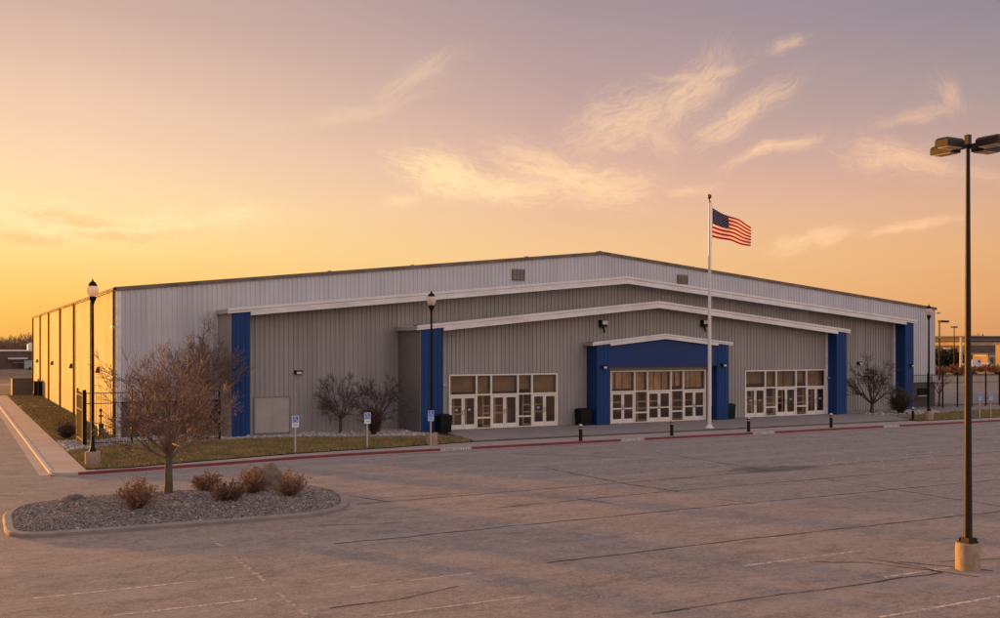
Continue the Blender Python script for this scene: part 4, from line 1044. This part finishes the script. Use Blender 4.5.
# ------------------------------------------------------------------ far surroundings
AX = rad(27.908); CX, CY = -8.7, -65.9
def bearing(u, d):          # a spot d metres out, u = tangent of the bearing off the view axis
    l = u*d; return (CX+l*cos(AX)+d*sin(AX), CY-l*sin(AX)+d*cos(AX))
def px(x): return (x-500)/1032
M['far_brick'] = plain('far_brick', (.115, .075, .058), (.095, .062, .05), .9, sc=.3)
M['far_roof'] = plain('far_roof', (.16, .135, .13), (.13, .11, .105), .8, sc=.1)
M['far_cream'] = plain('far_cream', (.38, .265, .125), (.31, .215, .10), .7, sc=.2)
M['far_window'] = plain('far_window', (.02, .018, .018), (.03, .026, .025), .2, sc=.5)
M['far_white'] = plain('far_white', (.62, .58, .54), (.55, .5, .46), .6, sc=.3)
M['van_green'] = plain('van_green', (.30, .33, .29), (.26, .29, .25), .4, sc=.5)
M['tyre'] = plain('tyre', (.015, .014, .013), (.02, .018, .017), .9)

# low building across the field on the left
LB = empty('roadside_building', (-30, 213, ZR)); tag(LB, 'low brown building with pale roof edge across the field on the left', 'building')
w = MB(); w.box(-60, 70, 0, 30, 0, 4.25); w.build('wall', M['far_brick'], LB)
w = MB(); w.box(-60.3, 70.3, -.25, 30.3, 4.25, 4.55); w.build('roof_edge', M['far_white'], LB)
w = MB(); w.box(33, 37.4, -1.6, -.02, 2.35, 2.7); w.build('awning', M['far_white'], LB)
for x0, x1, z0, z1 in ((33.6, 37.0, 1.6, 2.3), (34.1, 36.6, .1, 1.5), (22, 27, .9, 2.3), (12, 17, .9, 2.3)):
    w = MB(); w.box(x0, x1, -.08, -.01, z0, z1); f_ = w.build('window', M['far_window'], LB); w = MB(); w.box(x0, x1, -.12, -.085, z1, z1+.08); w.build('lintel', M['far_white'], f_)
for x, h in ((38.3, 1.5), (40.5, .8), (41.9, .9)):
    w = MB(); w.box(x-.6, x+.7, 4, 6, 4.5, 4.5+h); w.add([(x-.6, 4, 4.5+h), (x+.7, 4, 4.5+h), (x+.7, 6, 4.5+h), (x-.6, 6, 4.5+h), (x, 5, 5+h)], [(0, 1, 4), (1, 2, 4), (2, 3, 4), (3, 0, 4)]); w.build('roof_unit', M['far_white'], LB)

def vehicle(name, loc, rz, label, paint, kind='car', cat='car', group='vehicles parked far off'):
    e = empty(name, (loc[0], loc[1], ZR), rz); tag(e, label, cat, group)
    prof = {'car': [(-2.2, .35), (-2.2, .85), (-1.4, .95), (-.8, 1.42), (.7, 1.42), (1.3, .98), (2.15, .85), (2.2, .35)], 'van': [(-2.6, .35), (-2.6, 2.0), (-2.4, 2.15), (1.4, 2.15), (2.0, 1.3), (2.6, 1.1), (2.65, .35)]}[kind]
    W = .9; n_ = len(prof); w = MB()
    w.add([(x, -W, z) for x, z in prof]+[(x, W, z) for x, z in prof], [tuple(range(n_)), tuple(range(n_, 2*n_))[::-1]]+[(i, i+n_, (i+1) % n_+n_, (i+1) % n_) for i in range(n_)]); b = w.build('body', M[paint], e)
    w = MB()
    gl = [(-1.2, .98), (-.75, 1.36), (.65, 1.36), (1.15, .99)] if kind == 'car' else [(.3, 1.3), (.3, 1.95), (1.35, 1.95), (1.8, 1.32)]
    for y in (-W-.012, W+.012): w.add([(x, y, z) for x, z in gl], [(0, 1, 2, 3)])
    w.build('window', M['far_window'], b)
    for x in (-1.4, 1.4):
        for y in (-.86, .86):
            w = MB(); w.tube([(x, y-.12, .33), (x, y+.12, .33)], [.33, .33], 12); w.build('wheel', M['tyre'], e)
    return e
vehicle('parked_van', (8.6, 200, 0), 0, 'pale green van before the low brown building near the arena corner', 'van_green', 'van', 'van')
vehicle('parked_car', (-1.4, 203, 0), 0, 'white car at the left edge before the low brown building', 'far_white')
x, y = bearing(px(974), 262); vehicle('parked_van', (x, y, 0), .2, 'white van far off just right of the tall lamp pole', 'far_white', 'van', 'van')
x, y = bearing(px(987), 255); vehicle('parked_car', (x, y, 0), .3, 'white car far off below the orange lit shopfront', 'far_white')
x, y = bearing(px(957), 268); vehicle('parked_van', (x, y, 0), .1, 'white van far off left of the tall lamp pole', 'far_white', 'van', 'van')

# sunlit blocks on the far right
def block(name, u0, d, wx, wy, h, label, wallm, bands=(), roofm='far_roof', rz=0, wins=()):
    x, y = bearing(u0, d); e = empty(name, (x, y, ZR), rz); tag(e, label, 'building', 'buildings beyond the right fence')
    w = MB(); w.box(0, wx, 0, wy, 0, h); w.build('wall', M[wallm], e)
    w = MB(); w.box(-.3, wx+.3, -.3, wy+.3, h, h+.4); w.build('roof', M[roofm], e)
    for z0, z1, m_ in bands:
        w = MB(); w.box(-.06, -.01, .5, wy-.5, z0, z1); w.box(0.5, wx-.5, -.06, -.01, z0, z1); w.build('fascia_band', M[m_], e)
    for s, a, b, z0, z1 in wins:
        w = MB()
        if s == 'x': w.box(-.10, -.062, a, b, z0, z1)
        else: w.box(a, b, -.10, -.062, z0, z1)
        w.build('window', M['far_window'], e)
    return e
block('shop_building', px(967), 322, 60, 60, 7.2, 'long dark shop with a golden sunlit upper band, left of the tall lamp', 'far_brick', ((5.7, 6.7, 'far_cream'),), wins=[('x', 3+i*7, 7+i*7, 1.0, 3.4) for i in range(7)])
block('shop_building', px(968), 352, 60, 40, 8.6, 'taller plain brown block rising behind the golden banded shop', 'far_brick')
block('shop_building', px(1003), 380, 90, 74, 6.6, 'wide grey roofed store behind the orange lit shopfront', 'far_roof', ((6.2, 6.6, 'far_white'),))
block('shop_building', px(988), 296, 10, 5.0, 3.0, 'small orange sunlit shopfront with pale canopy right of the tall lamp', 'far_cream', ((2.6, 3.0, 'far_white'),), wins=[('y', 1+i*2, 2.4+i*2, .3, 2.2) for i in range(4)])
block('shop_building', px(1011), 214, 30, 3.6, 5.9, 'sunlit orange building cut by the right picture edge', 'far_cream', )
# verge strip and far poles
x0, y0 = bearing(px(930), 190); x1, y1 = bearing(px(1060), 190)
sheet('far_verge', [[bearing(px(920), 205), bearing(px(1100), 205), bearing(px(1100), 232), bearing(px(920), 232)]], M['blade'], ZR-.006)
def far_pole(u, d, h, label, head, mat='dark_bronze', r=.14):
    x, y = bearing(u, d); e = empty('light_pole', (x, y, ZR)); tag(e, label, 'light pole', 'distant light poles')
    w = MB(); w.tube([(0, 0, 0), (0, 0, h)], [r, r*.7], 6); w.build('pole', M[mat], e)
    if head:
        w = MB()
        w.box(*head, h-.1, h+.25); w.build('lamp_head', M[mat], e)
far_pole(px(939.4), 170, 9.6, 'distant bracket light pole nearest the arena corner', (0, 2.0, -.3, .3))
far_pole(px(954.2), 240, 9.9, 'distant single head light pole above the golden banded shop', (-.7, .7, -.4, .4))
far_pole(px(961), 235, 7.6, 'thick pale distant pole just left of the tall parking lamp', None, 'far_white', .32)
far_pole(px(946.3), 250, 4.9, 'short distant pole with pale head glinting in the sun', (-1.0, 1.0, -.4, .4), 'far_white', .10)
far_pole(px(982.6), 390, 10.0, 'thin dark distant mast behind the grey roofed store', None, 'dark_bronze', .3)

# far trees: a few bare trees, copied along the skyline; dark bushes on the right
FT = bare_tree((0, 0, 0), 'bare brown tree on the left skyline beyond the low building', 'bare trees on the skyline', trunk_h=2.6, trunk_r=.22, limbs=9, L=3.6, tilt=(8, 58), maxlev=3, kn=6, mats=('twig_far', 'twig_far'), rmin=.045, seed=51)
random.seed(99)
spots = [(-4+i*1.9+random.uniform(-.7, .7), random.uniform(262, 330)) for i in range(22)]
for i, (p, d) in enumerate(spots):
    t = FT if i == 0 else copy_tree(FT)
    x, y = bearing(px(p), d); t.location = (x, y, ZR); t.rotation_euler.z = random.uniform(0, 6.3); s = random.uniform(.72, 1.05); t.scale = (s, s, s*random.uniform(.9, 1.1))
for i, (p, d, s) in enumerate(((936, 420, 1.3), (974, 430, 1.5), (979, 440, 1.4), (985, 450, 1.3), (991, 450, 1.2), (998, 460, 1.4))):
    t = copy_tree(FT); x, y = bearing(px(p), d); t.location = (x, y, ZR); t.rotation_euler.z = i*1.3; t.scale = (s*.8, s*.8, s*.8)
    t['label'] = 'bare brown tree on the right skyline beyond the shops'; t['group'] = 'bare trees on the right skyline'
# underbrush that closes the left skyline
ub = MB(); random.seed(17)
for k in range(5200):
    p = random.uniform(-12, 40); d = random.uniform(300, 345); x, y = bearing(px(p), d); z = random.uniform(0, 4.7)*random.random()**.35*(.75+.4*mnoise.noise((p*.25, 0, 2)))
    a = random.uniform(0, 6.3); s = random.uniform(.3, .8)
    ub.add([(x-s*cos(a), y-s*sin(a), ZR+z-s*.6), (x+s*cos(a), y+s*sin(a), ZR+z-s*.5), (x+.2, y+.2, ZR+z+s*1.1)], [(0, 1, 2)])
tag(ub.build('far_thicket', M['twig_far']), 'brown leafless thicket closing the skyline behind the low building', 'thicket', kind='stuff')
for i, (p, d, r, h, lab) in enumerate(((941, 250, 2.6, 4.2, 'dark evergreen bush far right, nearest the arena corner'), (947, 246, 2.8, 3.4, 'dark evergreen bush far right, below the glinting pole'), (954, 252, 2.6, 4.0, 'dark evergreen bush far right, beside the thick pale pole'))):
    x, y = bearing(px(p), d)
    shrub((x, y, ZR), r, h, lab, 'dark bushes beyond the right fence', 90, leaf='dark_leaf', stem='twig_dark', leaves=10, spread=60, lsize=.5, seed=60+i, name='evergreen_bush')

VB = shrub((0, 0, ZR), 1.5, 1.3, 'low dry bush on the sunlit verge beyond the right fence', 'low bushes on the far verge', 60, leaf='dry_leaf', stem='twig_far', leaves=8, spread=72, lsize=.28, seed=77)
random.seed(31)
for i in range(12):
    t = VB if i == 0 else copy_tree(VB)
    x, y = bearing(px(936+i*6.1+random.uniform(-2, 2)), random.uniform(198, 228)); t.location = (x, y, ZR); t.rotation_euler.z = random.uniform(0, 6); q = random.uniform(.6, 1.15); t.scale = (q, q, q)

# ------------------------------------------------------------------ sky, sun
SUN_AZ, SUN_EL = -25.5, 2.8           # degrees from +Y towards +X, degrees up
sd = Vector((sin(rad(SUN_AZ))*cos(rad(SUN_EL)), cos(rad(SUN_AZ))*cos(rad(SUN_EL)), sin(rad(SUN_EL))))
W = bpy.data.worlds.new('World'); S.world = W; W.use_nodes = True
nt = NT(W.node_tree); bg = W.node_tree.nodes['Background']
d = nt.node('ShaderNodeTexCoord').outputs['Generated']
sp = nt.node('ShaderNodeSeparateXYZ'); nt.set(sp.inputs[0], d); Z = sp.outputs[2]
hl = nt.math('MAXIMUM', nt.math('SQRT', nt.math('ADD', nt.math('MULTIPLY', sp.outputs[0], sp.outputs[0]), nt.math('MULTIPLY', sp.outputs[1], sp.outputs[1]))), .001)
ca = nt.math('DIVIDE', nt.vmath('DOT_PRODUCT', d, (sin(rad(SUN_AZ)), cos(rad(SUN_AZ)), 0)), hl)
zf = nt.math('MULTIPLY', Z, 2.0, clamp=True)
near = nt.ramp(zf, [(0, lin(246, 172, 76)), (.08, lin(252, 198, 100)), (.17, lin(255, 216, 140)), (.25, lin(255, 221, 166)), (.34, lin(246, 210, 174)), (.43, lin(236, 199, 172)), (.58, lin(208, 174, 160)), (1, lin(164, 146, 146))])
mid = nt.ramp(zf, [(0, lin(236, 176, 110)), (.09, lin(240, 190, 128)), (.18, lin(238, 193, 142)), (.28, lin(227, 182, 154)), (.37, lin(208, 169, 155)), (.46, lin(190, 158, 153)), (.64, lin(160, 142, 148)), (1, lin(142, 134, 144))])
far = nt.ramp(zf, [(0, lin(206, 142, 92)), (.08, lin(218, 155, 102)), (.17, lin(220, 164, 116)), (.25, lin(211, 164, 136)), (.34, lin(187, 154, 145)), (.43, lin(162, 145, 144)), (.58, lin(136, 127, 140)), (1, lin(126, 122, 138))])
back = nt.ramp(zf, [(0, lin(186, 156, 138)), (.2, lin(198, 170, 152)), (.5, lin(172, 156, 150)), (1, lin(126, 124, 134))])
c1 = nt.mix(nt.remap(ca, .545, .86, 0, 1, False), mid, near)
c2 = nt.mix(nt.remap(ca, .12, .545, 0, 1, False), far, c1)
sky = nt.mix(nt.remap(ca, -.9, .12, 0, 1, True), back, c2)
# glow round the sun, outside the picture
cs = nt.vmath('DOT_PRODUCT', d, tuple(sd)); sky = nt.mix(nt.remap(cs, .86, 1.0, 0, .9), sky, lin(255, 226, 150))
# the physical sky under it all
ns = nt.node('ShaderNodeTexSky', sky_type='NISHITA'); ns.sun_disc = False; ns.sun_elevation = rad(SUN_EL); ns.sun_rotation = rad(SUN_AZ); ns.dust_density = 3; ns.air_density = 1.2
nsk = nt.node('ShaderNodeVectorMath', operation='SCALE'); nt.set(nsk.inputs[0], ns.outputs[0]); nsk.inputs['Scale'].default_value = .10
sky = nt.mix(.10, sky, nsk.outputs[0])
# cirrus: streaked noise gathered into wisps around given directions (east-north-east sector)
fwd = (sin(AX), cos(AX), 0); rgt = (cos(AX), -sin(AX), 0)
df = nt.math('MAXIMUM', nt.vmath('DOT_PRODUCT', d, fwd), .05)
U = nt.math('DIVIDE', nt.vmath('DOT_PRODUCT', d, rgt), df); V = nt.math('DIVIDE', Z, df)
cb = nt.node('ShaderNodeCombineXYZ'); nt.set(cb.inputs[0], U); nt.set(cb.inputs[1], V); uv = cb.outputs[0]
wf = nt.node('ShaderNodeTexNoise'); nt.set(wf.inputs['Vector'], uv); wf.inputs['Scale'].default_value = 9; wf.inputs['Detail'].default_value = 3
wv = nt.node('ShaderNodeVectorMath', operation='MULTIPLY_ADD'); nt.set(wv.inputs[0], wf.outputs['Color']); wv.inputs[1].default_value = (.085, .055, 0); nt.set(wv.inputs[2], uv)
wuv = nt.vmath('SUBTRACT', wv.outputs[0], (.0425, .0275, 0))
def wisp(x, y, a, b, ang, gain, seed):
    mp = nt.node('ShaderNodeMapping', vector_type='TEXTURE'); nt.set(mp.inputs['Vector'], wuv)
    mp.inputs['Location'].default_value = (px(x), (345.4-y)/1032, 0); mp.inputs['Rotation'].default_value = (0, 0, rad(ang)); mp.inputs['Scale'].default_value = (1.6*a/1032, 1.65*b/1032, 1)
    ln = nt.node('ShaderNodeVectorMath', operation='LENGTH'); nt.set(ln.inputs[0], mp.outputs[0])
    m = nt.remap(ln.outputs['Value'], 0, 1, 1, 0)
    sc = nt.node('ShaderNodeMapping'); nt.set(sc.inputs['Vector'], mp.outputs[0]); sc.inputs['Scale'].default_value = (a/14, b/5.5, 1); sc.inputs['Location'].default_value = (seed*3.1, seed*1.7, 0)
    n_ = nt.noise(sc.outputs[0], 1.0, 9, .70, 1.1)
    fb = nt.node('ShaderNodeMapping'); nt.set(fb.inputs['Vector'], mp.outputs[0]); fb.inputs['Scale'].default_value = (a/24, b/1.9, 1); fb.inputs['Location'].default_value = (seed*1.3, seed*2.9, 0)
    n_ = nt.math('ADD', nt.math('MULTIPLY', n_, .62), nt.math('MULTIPLY', nt.noise(fb.outputs[0], 1.0, 7, .62, 1.2), .38))
    return nt.math('MULTIPLY', nt.math('ADD', nt.math('MULTIPLY', m, .10), nt.remap(nt.math('ADD', n_, nt.math('MULTIPLY', m, .25)), .50, .84)), nt.math('MULTIPLY', m, gain))
cl = None
for args in ((40, 218, 150, 24, -4, 1.5, 1), (130, 222, 110, 18, -3, 1.4, 2), (225, 222, 60, 14, 6, 1.1, 3), (445, 176, 76, 30, -14, 1.7, 4), (505, 188, 80, 24, 4, 1.4, 5), (570, 178, 95, 28, -20, 1.2, 6), (400, 205, 40, 8, 14, .7, 23), (545, 158, 60, 12, -12, .8, 24), (600, 190, 70, 22, 8, .8, 19),
             (625, 120, 95, 36, 22, .75, 7), (690, 88, 62, 26, 48, .8, 8), (700, 68, 50, 8, 4, .7, 25), (740, 112, 70, 20, 28, .8, 9), (775, 152, 48, 10, 18, 1.0, 10), (690, 190, 45, 8, 12, .6, 11), (780, 48, 34, 8, 14, .6, 12), (655, 135, 40, 24, -30, .6, 20),
             (900, 163, 80, 22, -8, .9, 13), (945, 95, 30, 16, -50, .6, 14), (920, 118, 60, 10, 18, .5, 15), (815, 240, 60, 8, 10, 1.0, 16), (912, 230, 62, 8, 11, 1.0, 17), (420, 76, 60, 16, 26, .40, 18), (360, 108, 90, 14, 12, .30, 21), (985, 172, 30, 14, 0, .5, 22)):
    w_ = wisp(*args); cl = w_ if cl is None else nt.math('MAXIMUM', cl, w_)
cl = nt.math('MULTIPLY', cl, nt.remap(nt.vmath('DOT_PRODUCT', d, fwd), .15, .35))
bank = None
for args in ((75, 216, 90, 9, -6, 1.3, 31), (120, 232, 80, 7, -2, 1.2, 32), (30, 236, 70, 8, 2, 1.1, 33)):
    w_ = wisp(*args); bank = w_ if bank is None else nt.math('MAXIMUM', bank, w_)
bank = nt.math('MULTIPLY', bank, nt.remap(nt.vmath('DOT_PRODUCT', d, fwd), .15, .35))
ccol = nt.mix(nt.remap(ca, .1, .85, 0, 1, False), lin(240, 186, 148), lin(255, 224, 168))
sky = nt.mix(nt.math('MULTIPLY', cl, .68, clamp=True), sky, ccol)
sky = nt.mix(nt.math('MULTIPLY', bank, .40, clamp=True), sky, lin(238, 176, 108))
# thin streaks elsewhere overhead and behind
st = nt.noise(nt.scale(d, (2.5, 5, 9)), 2, 5, .6, .6)
sky = nt.mix(nt.math('MULTIPLY', nt.remap(st, .52, .75, 0, .22), nt.remap(Z, .30, .5)), sky, lin(225, 185, 165))
# below the horizon
sky = nt.mix(nt.remap(Z, -.03, -.002, 0, 1), (.12, .08, .06, 1), sky)
# the eastern sky opposite the sunset and the high sky, both out of the picture, carry most of the shade light
gain = nt.math('ADD', nt.math('ADD', nt.remap(ca, .3, .9, .885, .835), nt.remap(ca, 0, -.7, 0, 1.15)), nt.remap(Z, .33, .7, 0, .9))
fin = nt.node('ShaderNodeVectorMath', operation='SCALE'); nt.set(fin.inputs[0], sky); nt.set(fin.inputs['Scale'], gain)
nt.set(bg.inputs[0], fin.outputs[0]); bg.inputs[1].default_value = .80

L = bpy.data.lights.new('sun', 'SUN'); L.energy = 5.0; L.color = (1.0, .43, .075); L.angle = rad(1.2)
lo = bpy.data.objects.new('sun', L); COL.objects.link(lo); lo.rotation_euler = sd.to_track_quat('Z', 'Y').to_euler(); lo.location = (-60, 80, 40)

# ------------------------------------------------------------------ camera
cam = bpy.data.cameras.new('camera'); cam.sensor_width = 36; cam.lens = 36*1.032; cam.shift_y = .0364; cam.clip_start = .2; cam.clip_end = 20000
co = bpy.data.objects.new('camera', cam); COL.objects.link(co); co.location = (CX, CY, 5.5); co.rotation_euler = (rad(90), 0, -AX); S.camera = co
vs = S.view_settings; vs.view_transform = 'Standard'; vs.look = 'None'; vs.exposure = .75; vs.gamma = 1
S.cycles.max_bounces = 5; S.cycles.transparent_max_bounces = 12; S.cycles.use_denoising = True
